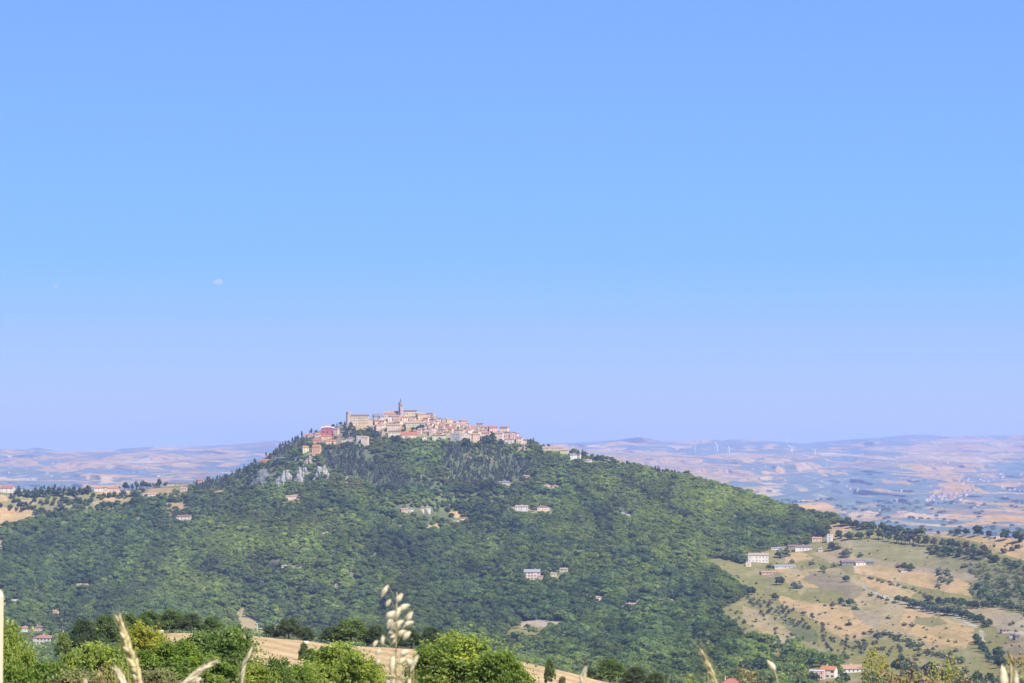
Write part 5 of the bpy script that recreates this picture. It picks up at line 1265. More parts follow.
# olive groves
OL = 'grey green olive tree of the grove on the slope below the farms'
for r_ in range(6):
    for c_ in range(9):
        x = 748 + c_ * 5.6 + r_ * 3.2 + random.uniform(-1, 1); y = 599 + r_ * 3.7 + c_ * 1.5 + random.uniform(-.6, .6)
        if random.random() < .72 and x < 812: tree('olive', x, y, random.uniform(3.4, 5.2), random.choice(['grey', 'grey', 'brownish', 'blue']), 1.15, OL, 'olive grove on the slope below the farms')
within('olive', [(731, 620), (742, 618), (746, 630), (738, 634), (730, 628)], 9, (4, 5.5), ['grey', 'blue'], 'olive tree of the little clump at the edge of the wood', 'olive clump at the edge of the wood', 1.1)
within('olive', [(770, 628), (800, 636), (850, 640), (880, 648), (860, 660), (800, 658), (775, 646)], 58, (3, 4.8), ['grey', 'brownish', 'blue', 'dark'], 'olive tree scattered above the orange-roofed villa', 'olive trees scattered above the orange-roofed villa', 1.15)
within('olive', [(850, 634), (880, 636), (905, 650), (890, 662), (862, 656)], 26, (3.4, 5), ['grey', 'grey', 'brownish'], 'olive tree in the grey grove left of the round dark tree', 'grey grove left of the round dark tree', 1.15)
along('olive', [(802, 613), (815, 620), (826, 632), (820, 640)], 5, (3.6, 5.4), 1.2, ['grey', 'brownish'], 'olive tree along the edge of the golden field', 'olive trees along the edge of the golden field', 1.15)
along('shrub', [(872, 634), (900, 640), (920, 650), (945, 660), (962, 664)], 3.6, (4, 7), 2.6, ['mid', 'blue', 'dark', 'grey'], 'bush of the scrubby line across the right hand fields', 'scrubby line across the right hand fields', 1.1)
within('shrub', [(905, 636), (960, 652), (970, 668), (940, 668), (900, 656)], 26, (3, 5), ['grey', 'brownish', 'mid'], 'grey shrub in the rough field at lower right', 'grey shrubs in the rough field at lower right', 1.1)
along('shrub', [(866, 578), (890, 584), (916, 592), (930, 597)], 4.6, (2.4, 4), .7, ['mid', 'grey'], 'small bush in the green strip between golden fields', 'small bushes in the green strip', 1.3)
within('shrub', [(925, 572), (950, 572), (962, 582), (950, 586), (930, 578)], 9, (3, 5), ['mid', 'blue'], 'bush in the row across the pinkish field', 'bushes across the pinkish field', 1.4)
for (x, y, h_, lb) in ((901, 676, 22, 'largest round dark tree at the bottom right, below the scrubby line'), (912, 679, 18, 'dark tree pressed against the right of the largest round one'), (930, 681, 20, 'green dark tree, third at the bottom right'), (942, 684, 15, 'lower green tree right of the third one at the bottom right'), (960, 684, 12, 'bushy tree at the bottom right, fifth in the line'),
    (978, 686, 16, 'tree at the bottom edge below the gully'), (952, 667, 8, 'dark bush alone above the bottom tree line'), (961, 664, 8, 'dark bush pair right of the lone one'), (845, 684, 12, 'dark tree in front of the pink-roofed long building'), (812, 687, 16, 'dark tree in front of the salmon annex'), (800, 688, 11, 'green tree left of the salmon annex'), (873, 688, 16, 'tree right of the pink-roofed long building'), (888, 690, 14, 'tree at the bottom edge left of the round dark one'),
    (760, 681, 24, 'large dark tree right of the orange-red roof'), (748, 680, 22, 'large dark tree above the orange-red roof'), (775, 683, 16, 'dark tree third from the orange-red roof'), (735, 670, 16, 'dark tree behind the orange-red roof, left one'), (722, 672, 14, 'dark tree in the wood left of the orange-red roof'), (786, 676, 12, 'dark tree at the right end of the group by the orange-red roof'), (989, 684, 12, 'tree in the bottom corner below the gully'), (1008, 686, 13, 'tree nearest the right edge at the bottom')):
    tree('oak', x, y, h_, 'dark' if h_ > 11 else 'mid', .95, lb)
# trees in clearing edges (lines of dark crowns)
along('oak', [(521, 617), (540, 617.5), (560, 617.5), (573, 620)], 4, (7, 9), .6, ['dark', 'blue'], 'tree of the straight dark row above the vineyard clearing', 'straight dark row above the vineyard clearing')
along('oak', [(760, 531), (780, 535), (792, 539)], 4.6, (6, 8), 1.5, ['dark', 'blue'], 'dark tree in the dip of the wood above the farms', 'dark trees in the dip above the farms')

# ------------------------------------------------------------------ rock outcrops
M_rock = surf_mat('limestone', (.24, .23, .20), .5, .35, bump=1.0, streak=True); M_rock2 = surf_mat('ochre_rock', (.27, .21, .14), .5, .3, bump=.8); M_rock3 = surf_mat('dark_limestone', (.12, .125, .125), .35, .25, bump=.8)
def crag(x, y, wpx, hpx, mat, seed, label):
    p = G(x, y); m_ = mpp(p); w_ = wpx * m_; h_ = hpx * m_; r = np.random.default_rng(seed)
    nx, nz = 44, 26; V = []; 
    for j in range(nz + 1):
        for i in range(nx + 1):
            u = i / nx; v = j / nz
            prof_ = (math.sin(math.pi * u) ** .55) * (.72 + .28 * float(vnoise(u * 7 + seed, v * 0 + 1, seed)))
            z = -4 + (h_ + 4) * v * prof_
            cell = float(vnoise(u * 10 + seed + v * 1.5, v * 3.4, seed + 3)); cell = round(cell * 4) / 4 * .6 + cell * .4; c2 = float(vnoise(u * 24, v * 10 + seed, seed + 5))
            yy = (v ** 1.3) * h_ * .9 - cell * 8.0 - c2 * 3.5 + (1 - math.sin(math.pi * u)) * 5
            V.append(((u - .5) * w_ + (c2 - .5) * 1.8, yy, z))
    b0 = len(V)
    for i in range(nx + 1):
        t_ = V[nz * (nx + 1) + i]; V.append((t_[0], t_[1] + 9, -6))
    Fq = []
    for j in range(nz):
        for i in range(nx): a = j * (nx + 1) + i; Fq.append((a, a + 1, a + nx + 2, a + nx + 1))
    for i in range(nx): a = nz * (nx + 1) + i; Fq.append((a, a + 1, b0 + i + 1, b0 + i))
    o = obj('rock_outcrop', mesh('rock_outcrop', V, Fq, mat), None, p); tag(o, label, 'rock')
crag(262, 484.5, 26, 17, M_rock3, 1, 'dark bluish rock face at the left half of the cliff')
crag(284, 486.5, 24, 18, M_rock, 2, 'whitish craggy rock face in the middle of the cliff')
crag(301, 482, 18, 19, M_rock, 3, 'tall pale rock buttress under the orange house')
crag(321, 479.5, 20, 16, M_rock, 4, 'grey rock dome at the right side of the cliff')
crag(308, 468, 14, 14, M_rock2, 5, 'ochre rib of rock running up to the orange house')
crag(340, 486, 20, 3.4, M_rock2, 6, 'long low ochre rock band right of the cliff')
crag(244, 489, 16, 6, M_rock2, 7, 'ochre slab of rock left of the cliff')
crag(228, 496, 14, 5, M_rock, 8, 'pale slab of rock lower on the left of the cliff')
crag(624, 519, 7, 7, M_rock, 9, 'lower whitish rock alone in the eastern wood')
crag(619, 512, 7, 6, M_rock, 10, 'upper whitish rock alone in the eastern wood')
crag(549, 492, 22, 8, M_rock2, 11, 'ochre rock hump in the wood below the eastern ridge')
crag(470, 460, 8, 6, M_rock2, 12, 'left ochre rock face under the town')
crag(489, 460, 11, 5, M_rock2, 13, 'right ochre rock face under the town')
crag(523.5, 453, 9, 8, M_rock2, 14, 'orange rock face just below the end of the town')
crag(382, 441, 12, 12, M_rock2, 15, 'pale rocky slope below the pink houses')
crag(372, 430.5, 14, 6, M_rock2, 16, 'broken pale rocks under the castle wing')
crag(213, 499, 10, 5, M_rock2, 17, 'ochre rock on the lower western ridge')

# ------------------------------------------------------------------ near trees
def lobes_big(seed, n=26, r0=.13, w=1.0, h0=.16):
    r = random.Random(seed); L = [(0, 0, .45, .30 * w, .30 * w, .32)]
    for i in range(n):
        a = r.uniform(0, 6.283); z = h0 + (1 - h0 - .10) * (i + .5) / n
        q = .40 * w * r.uniform(.82, 1.12) * math.sin(min(1, (1.06 - (z - .0)) * 1.35) * 1.45) * r.uniform(.7, 1.08)
        rr_ = r0 * r.uniform(.65, 1.25)
        L.append((q * math.cos(a), q * math.sin(a), z, rr_, rr_, rr_ * r.uniform(.7, 1)))
    return L
NB = []
for s, nl, sz in ((201, 26000, .023), (202, 20000, .026), (203, 20000, .025), (204, 17000, .028)):
    V, Q, t = leaf_cloud(nl, lobes_big(s, 64 if s != 204 else 46, r0=.085), sz, s, jit=.8, aspect=1.3, inner=.34, spray=.20)
    NB.append((crown_mesh('crown', V, Q, t, M_leaf_near), trunk_mesh('trunk', s, .62, .022, 9, n=9)))
NT = dict(bright=(.25, .295, .065), yellow=(.31, .31, .055), mid=(.16, .215, .042), dark=(.15, .205, .055), deep=(.105, .140, .055), drab=(.22, .22, .09))
def near_tree(x, ytop, wpx, d, tint, label, var=0, cat='tree', group=None, name='leafy_tree', sink=0.0):
    base = GN(x, d); top = pt(x, ytop, d)[2]; hm = float(top) - base.z + sink; base.z -= sink
    wm = wpx * d * KPX
    e = empty(name, base, random.uniform(0, 6.28), label, cat, group)
    e.scale = (wm / .94, wm / .94, hm * 1.0)
    cm, tm = NB[var]; c = obj('crown', cm, e); c.color = (*[min(.6, 1.22 * q_) for q_ in NT[tint]], 1); obj('trunk', tm, e)
    return e
for a in [
    (4, 617, 42, 95, 'bright', 'bright green leafy tree behind the cream post at the left edge', 1),
    (24, 645, 32, 88, 'bright', 'bright low tree stepping down below the white villa', 2),
    (52, 658, 38, 80, 'mid', 'green tree lowest in the dip below the white villa', 3),
    (80, 647, 34, 92, 'bright', 'bright green tree right of the dip below the white villa', 0),
    (101, 641, 44, 86, 'bright', 'bright tree directly left of the thick grass ear', 1),
    (148, 622, 40, 120, 'yellow', 'yellow-topped tree directly right of the thick grass ear', 2),
    (136, 648, 44, 100, 'mid', 'green tree below and behind the yellow-topped one', 3),
    (178, 640, 50, 105, 'mid', 'mid green tree in front of the left end of the mown field', 0),
    (207, 630, 40, 112, 'dark', 'dark leafy tree left half of the pair before the field', 1),
    (230, 625, 46, 108, 'dark', 'tall dark leafy tree right half of the pair before the field', 2),
    (204, 655, 60, 80, 'mid', 'green tree at the bottom under the dark pair', 3),
    (256, 662, 40, 82, 'bright', 'bright low tree right of the leaning grass ears', 0),
    (279, 655, 26, 84, 'dark', 'narrow dark tree poking up into the mown field', 3),
    (298, 664, 40, 86, 'mid', 'green low tree right of the narrow dark one', 2),
    (372, 662, 26, 100, 'bright', 'small bright tree against the left of the oat plume', 0),
    (186, 637, 30, 112, 'mid', 'mid green tree left of the tall dark pair', 3),
    (338, 641, 46, 105, 'bright', 'bright tree left of the oat plume', 1),
    (360, 650, 40, 98, 'bright', 'bright tree closest to the oat plume on its left', 2),
    (318, 662, 40, 90, 'bright', 'bright low bush between the narrow dark tree and the oat plume', 3),
    (462, 632, 74, 128, 'bright', 'big bright leafy tree right of the oat plume', 0),
    (499, 650, 44, 122, 'mid', 'right shoulder tree of the big bright one', 1),
    (436, 644, 44, 126, 'mid', 'left shoulder tree of the big bright one', 2),
    (516, 668, 36, 118, 'mid', 'low green bush at the right foot of the big bright tree', 3),
    (20, 662, 50, 60, 'mid', 'shaded green bush at the bottom left corner', 3),
    (75, 668, 60, 58, 'drab', 'drab green bush at the bottom left of the thick grass ear', 2),
    (158, 668, 50, 60, 'drab', 'drab green bush right of the thick grass ear at the bottom edge', 1),
]:
    near_tree(a[0], a[1], a[2] * 1.75, 100 + a[3] * .75 if a[3] > 62 else 118, a[4], a[5], a[6])
# trees along the far edge of the mown field
def edge_tree(x, ybase, h, w, tint, label, kind='oak', fr=1.0):
    d = float(d_edge(x)) * fr; base = GN(x, d); base.z -= .3
    top = float(pt(x, ybase - h, d)[2]); hm = top - base.z; wm = w * d * KPX
    cm, tm = NB[random.choice([1, 2, 3])]
    e = empty('oak_tree' if h > 12 else 'shrub', base, random.uniform(0, 6.28), label, 'tree' if h > 12 else 'shrub'); e.scale = (wm / .94, wm / .94, hm)
    c = obj('crown', cm, e); c.color = (*NT[tint], 1); obj('trunk', tm, e)
for a in [
    (66, 648, 16, 18, 'bright', 'bright rounded tree right of the narrow gabled house'), (86, 650, 32, 34, 'deep', 'dark round oak left of the thick grass ear'), (108, 648, 34, 32, 'dark', 'second dark oak behind the thick grass ear'),
    (130, 641, 28, 30, 'mid', 'green oak right behind the tip of the thick grass ear'), (152, 637, 27, 30, 'dark', 'oak at the left corner of the mown field'), (174, 635, 26, 34, 'dark', 'wide dark oak on the far edge of the mown field, left end'),
    (193, 635, 22, 26, 'deep', 'lower dark oak on the far edge of the mown field'), (213, 636, 20, 24, 'dark', 'oak hidden behind the tall dark pair'), (272, 638, 13, 16, 'deep', 'small dark oak at the field edge near the poles'), (290, 640, 22, 30, 'deep', 'broad dark oak on the far edge right of the poles'),
    (308, 642, 15, 18, 'deep', 'small dark oak on the far edge next to the broad one'), (333, 650, 24, 26, 'deep', 'dark oak left half of the pair behind the bright trees'), (352, 655, 36, 46, 'dark', 'broad dark oak behind the bright trees left of the oat plume'), (378, 649, 24, 26, 'deep', 'dark oak directly behind the oat plume'),
    (398, 650, 18, 20, 'deep', 'dark oak right behind the oat plume'), (412, 650, 22, 24, 'deep', 'dark oak between oat plume and big bright tree'), (432, 652, 26, 26, 'deep', 'dark oak behind the left side of the big bright tree'),
    (609, 684, 26, 34, 'dark', 'large dark oak at the right tip of the lower field'), (590, 680, 12, 14, 'deep', 'small dark oak left of the large one at the field tip'), (636, 688, 22, 26, 'deep', 'dark oak right of the large one at the bottom edge'), (655, 692, 20, 26, 'deep', 'dark oak next again at the bottom edge'), (628, 684, 14, 16, 'mid', 'green bush between the oaks at the field tip')]:
    edge_tree(*a)
for a in [(305, 656, 14, 12, 'dark', 'dark bush in the middle of the mown field', .80), (312, 662, 14, 16, 'dark', 'second bush just below the first in the mown field', .74), (549.5, 675, 17, 12, 'dark', 'lone round bush on the lower golden field', .84), (562, 688, 12, 14, 'drab', 'drab low bush at the bottom of the lower golden field', .7)]:
    edge_tree(a[0], a[1], a[2], a[3], a[4], a[5], fr=a[6])
# bales and poles at the field
M_straw = surf_mat('wrapped_bale', (.48, .42, .33), .12, 4)
for (x, dfr, lb) in ((163, .985, 'round pale bale at the left end of the mown field'), (307, .955, 'round pale bale beside the dark bush of the mown field')):
    d = float(d_edge(x)) * dfr; b = GN(x, d); mb = MB()
    mb.tube([(-.5, 0, .42), (-.46, 0, .42), (.46, 0, .42), (.5, 0, .42)], [.36, .44, .44, .36], 18)
    o = obj('bale', mb.me('bale', M_straw), None, b, .5); tag(o, lb, 'bale')
for (x, hp_, lb) in ((258.5, 13, 'thin grey pole left of two at the far edge of the mown field'), (276.3, 10.5, 'thin grey pole right of two at the far edge of the mown field')):
    d = float(d_edge(x)) * 1.0; b = GN(x, d); hm = hp_ * d * KPX
    e = empty('utility_pole', b, 0, lb, 'pole')
    obj('pole', MB().tube([(0, 0, -.5), (0, 0, hm)], [.11, .08], 8).me('pole', M_conc, True), e)
    obj('crossarm', MB().box(-.45, .45, -.05, .05, hm - .35, hm - .25).me('crossarm', M_metal), e)

# ------------------------------------------------------------------ things right in front of the lens
def straw(name, col, tr=.35):
    m, nt, out = new_mat(name)
    tc = N(nt, 'ShaderNodeTexCoord'); nz = N(nt, 'ShaderNodeTexNoise'); nz.inputs['Scale'].default_value = 120; nt.links.new(tc.outputs['Object'], nz.inputs['Vector'])
    hv = N(nt, 'ShaderNodeHueSaturation'); hv.inputs['Color'].default_value = (*col, 1); mr = N(nt, 'ShaderNodeMapRange'); mr.inputs[1].default_value = .3; mr.inputs[2].default_value = .7; mr.inputs[3].default_value = .75; mr.inputs[4].default_value = 1.2
    nt.links.new(nz.outputs[0], mr.inputs[0]); nt.links.new(mr.outputs[0], hv.inputs['Value'])
    d = N(nt, 'ShaderNodeBsdfDiffuse'); t = N(nt, 'ShaderNodeBsdfTranslucent'); mx = N(nt, 'ShaderNodeMixShader'); mx.inputs[0].default_value = tr
    nt.links.new(hv.outputs[0], d.inputs[0]); nt.links.new(hv.outputs[0], t.inputs[0]); nt.links.new(d.outputs[0], mx.inputs[1]); nt.links.new(t.outputs[0], mx.inputs[2]); nt.links.new(mx.outputs[0], out.inputs[0])
    return m
M_oat = straw('dry_oat', (.78, .68, .46)); M_ear = straw('dry_ear', (.74, .62, .33)); M_stem = straw('dry_stem', (.40, .34, .17), .1); M_weedstem = straw('weed_stem', (.16, .17, .06), .1); M_weedleaf = straw('weed_leaf', (.26, .28, .08), .4); M_weedflower = straw('weed_flower', (.42, .36, .08), .3); M_seed = straw('dry_seedhead', (.34, .25, .12), .3)
def spik(mb, a, b, w, n=7, flat=.55):
    """lens shaped husk from a to b with the largest width w"""
    a, b = Vector(a), Vector(b); t = (b - a).normalized(); s = t.cross(Vector((0, 1, 0))).normalized(); c = t.cross(s); i0 = len(mb.v)
    prof_ = [(0, .12), (.15, .62), (.38, 1), (.62, .8), (.85, .38), (1, .04)]
    for q, r_ in prof_:
        for j in range(n):
            an = 2 * math.pi * j / n
            mb.v.append(tuple(a + (b - a) * q + s * math.cos(an) * w * .5 * r_ + c * math.sin(an) * w * .5 * r_ * flat))
    for i in range(len(prof_) - 1):
        for j in range(n): mb.f.append((i0 + i * n + j, i0 + i * n + (j + 1) % n, i0 + (i + 1) * n + (j + 1) % n, i0 + (i + 1) * n + j))
def P3(x, y, d): return Vector(pt(x, y, d).tolist())
def stem_to_ground(mb, pts_px, d, r):
    P_ = [P3(x, y, d) for x, y in pts_px]
    last = P_[-1]; g = GN(pts_px[-1][0], d)
    P_.append(Vector((last.x + .01, last.y, (last.z + g.z) / 2))); P_.append(Vector((last.x + .005, last.y, g.z - .02)))
    mb.tube(P_, [r * .5] + [r] * (len(P_) - 1), 6); return P_
def rooted(name, x, d, label, cat):
    g = GN(x, d); return empty(name, g, 0, label, cat), g
def shift(mb, g): mb.v = [(v[0] - g.x, v[1] - g.y, v[2] - g.z) for v in mb.v]; return mb
# wild oat plume
D = 4.0
e, g = rooted('wild_oat', 395, D, 'drooping plume of dry wild oats, tallest grass in front of the lens', 'grass')
st = MB(); stem_to_ground(st, [(397, 592), (396, 620), (396, 650), (397, 690)], D, .0011)
husks = [(381, 597, 388, 584.5, 5), (386, 606.5, 390, 599, 4.5), (396, 603, 402, 593, 6), (399, 611, 409, 604, 7), (392, 620, 400, 607, 8), (386, 619, 394, 611, 7), (387, 629, 393, 616, 6), (390, 631, 403, 620, 8), (403, 627, 413, 621, 5.5), (406, 622, 412, 611, 6),
         (397, 636, 406, 630, 6), (403, 640, 410, 631, 6), (391, 645, 395, 633, 8), (389, 636, 392, 629, 4), (382, 646, 383, 634, 4.5), (373, 647, 377, 640, 4), (376, 655, 381, 648, 4.5), (391, 672, 393, 656, 6), (397, 664, 407, 658, 6), (407, 659, 413, 668, 7), (410, 672, 418, 654, 4),
         (387, 688, 389, 676, 4), (391, 690, 393, 678, 4), (408, 690, 409, 678, 3.5), (376, 665, 380, 658, 3.5), (400, 656, 408, 650, 6)]
for (xa_, ya_, xb_, yb_, w_) in husks:
    dd = D + random.uniform(-.06, .06); a_, b_ = P3(xa_, ya_, dd), P3(xb_, yb_, dd)
    mb = MB(); spik(mb, a_, b_, w_ * 1.08 * KPX * D); spik(mb, a_ + Vector((.0006, -.001, 0)), b_ + Vector((.0022, .001, -.001)), w_ * .75 * KPX * D)
    br = MB(); base_ = P3(396.5, max(ya_, yb_) + 9, D); br.tube([b_, (b_ + base_) / 2 + Vector((0, 0, .004)), base_], [.0003, .00035, .0004], 5)
    obj('husk', shift(mb, g).me('husk', M_oat, True), e); obj('branch', shift(br, g).me('branch', M_stem, True), e)
obj('stem', shift(st, g).me('stem', M_stem, True), e)
def ear(name, pts_px, d, wpx, label, mat=M_ear, step=5.0, lean=1.0):
    """dense dry ear: overlapping husks on both sides of a stem"""
    e, g = rooted(name, pts_px[-1][0], d, label, 'grass')
    st = MB(); stem_to_ground(st, pts_px, d, .0012); obj('stem', shift(st, g).me('stem', M_stem, True), e)
    s_ = 0; P_ = [np.array(p, float) for p in pts_px]; k_ = 0
    tot = sum(np.linalg.norm(b - a) for a, b in zip(P_, P_[1:]))
    while s_ < tot:
        q = s_; i = 0
        while i < len(P_) - 2 and q > np.linalg.norm(P_[i + 1] - P_[i]): q -= np.linalg.norm(P_[i + 1] - P_[i]); i += 1
        t_ = (P_[i + 1] - P_[i]) / np.linalg.norm(P_[i + 1] - P_[i]); c = P_[i] + t_ * q; nrm = np.array([-t_[1], t_[0]])
        wloc = wpx * min(1, .35 + 1.2 * s_ / tot + .3 * random.random())
        for sd in (-1, 1):
            aw = MB(); q0 = c - t_ * step * .3 + nrm * sd * wloc * .4; q1 = q0 - t_ * random.uniform(7, 13) + nrm * sd * random.uniform(1, 4)
            aw.tube([P3(*q0, d), P3(*((q0 + q1) / 2 + nrm * sd * .4), d), P3(*q1, d)], [.00035, .00028, .00012], 4)
            if mat is M_ear or random.random() < .5: obj('awn', shift(aw, g).me('awn', M_stem, True), e)
            a_ = c + t_ * step * 1.5 + nrm * sd * .3; b_ = c - t_ * step * .6 + nrm * sd * wloc * .55 * random.uniform(.6, 1.2)
            mb = MB(); dd = d + random.uniform(-.01, .01); spik(mb, P3(*a_, dd), P3(*b_, dd), wloc * .62 * KPX * d)
            obj('husk', shift(mb, g).me('husk', mat, True), e)
        s_ += step * random.uniform(.8, 1.2); k_ += 1
    return e
ear('dry_grass_ear', [(118, 616), (123, 630), (127, 646), (134, 664), (140, 690)], 3.6, 8, 'thick upright golden grass ear standing before the left trees', step=4.4)
ear('dry_grass_ear', [(115, 668), (121, 676), (126, 690)], 3.7, 6, 'short dry ear at the bottom edge left of the thick golden one', M_oat)
ear('dry_grass_ear', [(218, 661), (205, 667), (190, 679), (180, 688)], 3.4, 5.5, 'dry ear leaning far to the right low at the bottom left', M_oat, step=7)
ear('dry_grass_ear', [(252, 648), (246, 660), (243, 668), (240, 690)], 3.6, 4, 'slim pale ear curving upward right of the leaning one', M_oat, step=7)
ear('dry_grass_ear', [(191, 684), (196, 681), (200, 690)], 3.5, 5, 'pale stub of an ear at the bottom edge below the leaning one', M_oat)
ear('dry_grass_ear', [(586, 667), (583, 676), (581, 690)], 3.8, 5, 'short pale ear before the lower golden field', M_oat, step=5)
ear('dry_grass_ear', [(701.5, 650), (706, 660), (712, 673), (718, 690)], 3.8, 3.6, 'slender dark golden ear left of the orange-red roof', M_ear, step=4)
e, g = rooted('wild_oat', 776, 3.8, 'single pale oat husk on a bent stalk right of the orange-red roof', 'grass')
mb = MB(); spik(mb, P3(775.5, 671, 3.8), P3(767, 660, 3.8), 7 * KPX * 3.8); obj('husk', shift(mb, g).me('husk', M_oat, True), e)
mb = MB(); stem_to_ground(mb, [(773, 668), (776, 675), (779, 690)], 3.8, .0014); obj('stem', shift(mb, g).me('stem', M_stem, True), e)
e, g = rooted('wild_oat', 1004, 3.5, 'pair of blurred yellowish oat husks at the bottom right corner', 'grass')
for (xa_, ya_, xb_, yb_, w_) in ((1003, 690, 1002, 664, 8), (1007, 688, 1004, 666, 5), (1016, 690, 1016, 670, 6)):
    mb = MB(); spik(mb, P3(xa_, ya_, 3.5), P3(xb_, yb_, 3.5), w_ * KPX * 3.5); obj('husk', shift(mb, g).me('husk', M_oat, True), e)
mb = MB(); stem_to_ground(mb, [(1011, 664), (1011, 676), (1010, 690)], 3.5, .0024); obj('stem', shift(mb, g).me('stem', M_stem, True), e)
ear('dry_grass_ear', [(85, 680), (87, 690)], 3.6, 5, 'tip of a pale ear just reaching the bottom edge at left', M_oat)

# thin dry blades among the ears
def blade(x, ytop, d, label, lean):
    e, g = rooted('dry_grass', x, d, label, 'grass'); mb = MB()
    top = P3(x + lean, ytop, d) - g; n_ = 7; L0 = []
    for i in range(n_ + 1):
        q = i / n_; c = Vector((top.x * q ** 2.2, top.y * q, top.z * q - .02 * (i == 0))); wv_ = .0026 * (1 - q) ** .6 + .0002
        mb.v += [(c.x - wv_, c.y, c.z), (c.x + wv_, c.y + .001, c.z)]
    for i in range(n_): mb.f.append((2 * i, 2 * i + 1, 2 * i + 3, 2 * i + 2))
    me_ = mb.me('blade', M_stem if random.random() < .5 else M_ear); o_ = obj('blade', me_, e)
for (xc_, n_, sp_, yt_, lb) in ((128, 12, 22, 655, 'thin dry grass blade around the thick golden ear'), (215, 10, 26, 664, 'thin dry grass blade among the leaning pale ears'), (398, 16, 16, 648, 'thin dry grass blade at the foot of the oat plume'), (583, 5, 9, 672, 'thin dry grass blade beside the short pale ear'), (712, 6, 12, 664, 'thin dry grass blade beside the slender dark ear'), (1008, 6, 12, 668, 'thin dry grass blade by the pair of oat husks')):
    for i in range(n_):
        o0 = len(bpy.data.objects); blade(xc_ + random.uniform(-1, 1) * sp_, yt_ + random.uniform(0, 22), random.uniform(3.2, 5.5), lb, random.uniform(-10, 10))
for o_ in [o_ for o_ in bpy.data.objects if o_.name.startswith('dry_grass') and not o_.name.startswith('dry_grass_ear')]: o_['group'] = 'blades: ' + o_['label'][24:]; o_['kind'] = 'thing'
# weeds some metres away
def weed(x, ytop, d, n_st, spread, label, flower, group=None, leafy=1.0):
    e, g = rooted('tall_weed', x, d, label, 'weed')
    for k in range(n_st):
        xt = x + random.uniform(-1, 1) * spread; yt = ytop + random.uniform(0, 12) * (k > 0); mb = MB()
        top = P3(xt, yt, d) - g; top.y += random.uniform(-.2, .2); bx = Vector((random.uniform(-.06, .06), random.uniform(-.06, .06), -.03))
        pts_ = [bx + (top - bx) * q + Vector((math.sin(q * 5 + k) * .015, 0, 0)) for q in (0, .25, .5, .75, 1)]
        mb.tube(pts_, [.005, .004, .003, .002, .001], 6); so = obj('stem', mb.me('stem', M_weedstem, True), e)
        lf = MB(); L_ = (top - bx).length; nl_ = int(34 * leafy)
        for i in range(nl_ * 2):
            q = random.uniform(.3, 1.0); c = bx + (top - bx) * q; a = random.uniform(0, 6.28); l_ = random.uniform(.045, .10) * (1.15 - .5 * q); up_ = random.uniform(.1, .9)
            dr_ = Vector((math.cos(a), math.sin(a), up_)).normalized(); sd = dr_.cross(Vector((0, 0, 1))).normalized() * l_ * .22; tip = c + dr_ * l_ - Vector((0, 0, l_ * .15)); md_ = c + dr_ * l_ * .5
            lf.add([c, md_ + sd, tip, md_ - sd], [(0, 1, 2, 3)])
        obj('leaves', lf.me('leaves', M_weedleaf if flower != 'seed' or k % 2 else M_seed), so)
        if flower:
            fl = MB()
            for i in range(16):
                c = top + Vector((random.gauss(0, .022), random.gauss(0, .022), random.gauss(-.05, .04))); s_ = random.uniform(.004, .009)
                a = Vector((random.gauss(0, 1), random.gauss(0, 1), random.gauss(0, 1))).normalized() * s_; b = a.orthogonal().normalized() * s_; c3 = a.cross(b).normalized() * s_
                fl.add([c + a, c + b, c - a, c - b, c + c3, c - c3], [(0, 1, 4), (1, 2, 4), (2, 3, 4), (3, 0, 4), (1, 0, 5), (2, 1, 5), (3, 2, 5), (0, 3, 5)])
            obj('blossoms', fl.me('blossoms', M_weedflower if flower == 'yellow' else M_seed), so)
for a in [(866, 652, 15, 5, 7, 'tall green weed left of the yellow-tipped ones at the bottom right', None), (873, 645, 14, 5, 6, 'tallest weed with yellow tips right of the long pink-roofed building', 'yellow'), (880, 656, 14, 4, 6, 'weed with yellow tips leaning right of the tallest one', 'yellow'), (893, 668, 12, 5, 8, 'low weed with ochre seed heads below the largest round dark tree', 'seed'),
          (909, 666, 12, 5, 8, 'weed with reddish seed heads, first in the row at the bottom right', 'seed'), (924, 668, 11, 5, 8, 'weed with reddish seed heads, second in the row at the bottom right', 'seed'), (948, 658, 13, 5, 9, 'yellow flowering weed rising right of the seed-headed row', 'yellow'), (940, 672, 12, 5, 9, 'low yellow weed at the foot of the taller yellow one', 'yellow'),
          (966, 674, 11, 4, 8, 'low reddish weed near the bottom right corner', 'seed'), (985, 676, 12, 4, 8, 'low green weed before the pair of oat husks', None), (906, 678, 10, 6, 10, 'dry tuft at the bottom edge under the reddish weeds', 'seed'), (616, 669, 16, 3, 3, 'thin green shoot rising before the large dark oak', None), (604, 676, 15, 3, 3, 'small shoot at the bottom edge left of the thin green one', None),
          (668, 677, 14, 4, 6, 'low leafy shoot at the bottom edge in mid picture', None), (692, 674, 13, 5, 7, 'leafy green weed left of the slender dark ear', None), (745, 668, 16, 3, 5, 'pale dry weed over the orange-red roof', 'seed'), (752, 670, 16, 3, 4, 'second pale dry weed over the orange-red roof', 'seed'), (1020, 650, 12, 3, 4, 'reddish weed stalk at the right edge', 'seed'), (108, 667, 13, 6, 10, 'dry brownish weed at the foot of the thick golden ear', 'seed')]:
    weed(a[0], a[1], a[2], a[3], a[4], a[5], a[6])

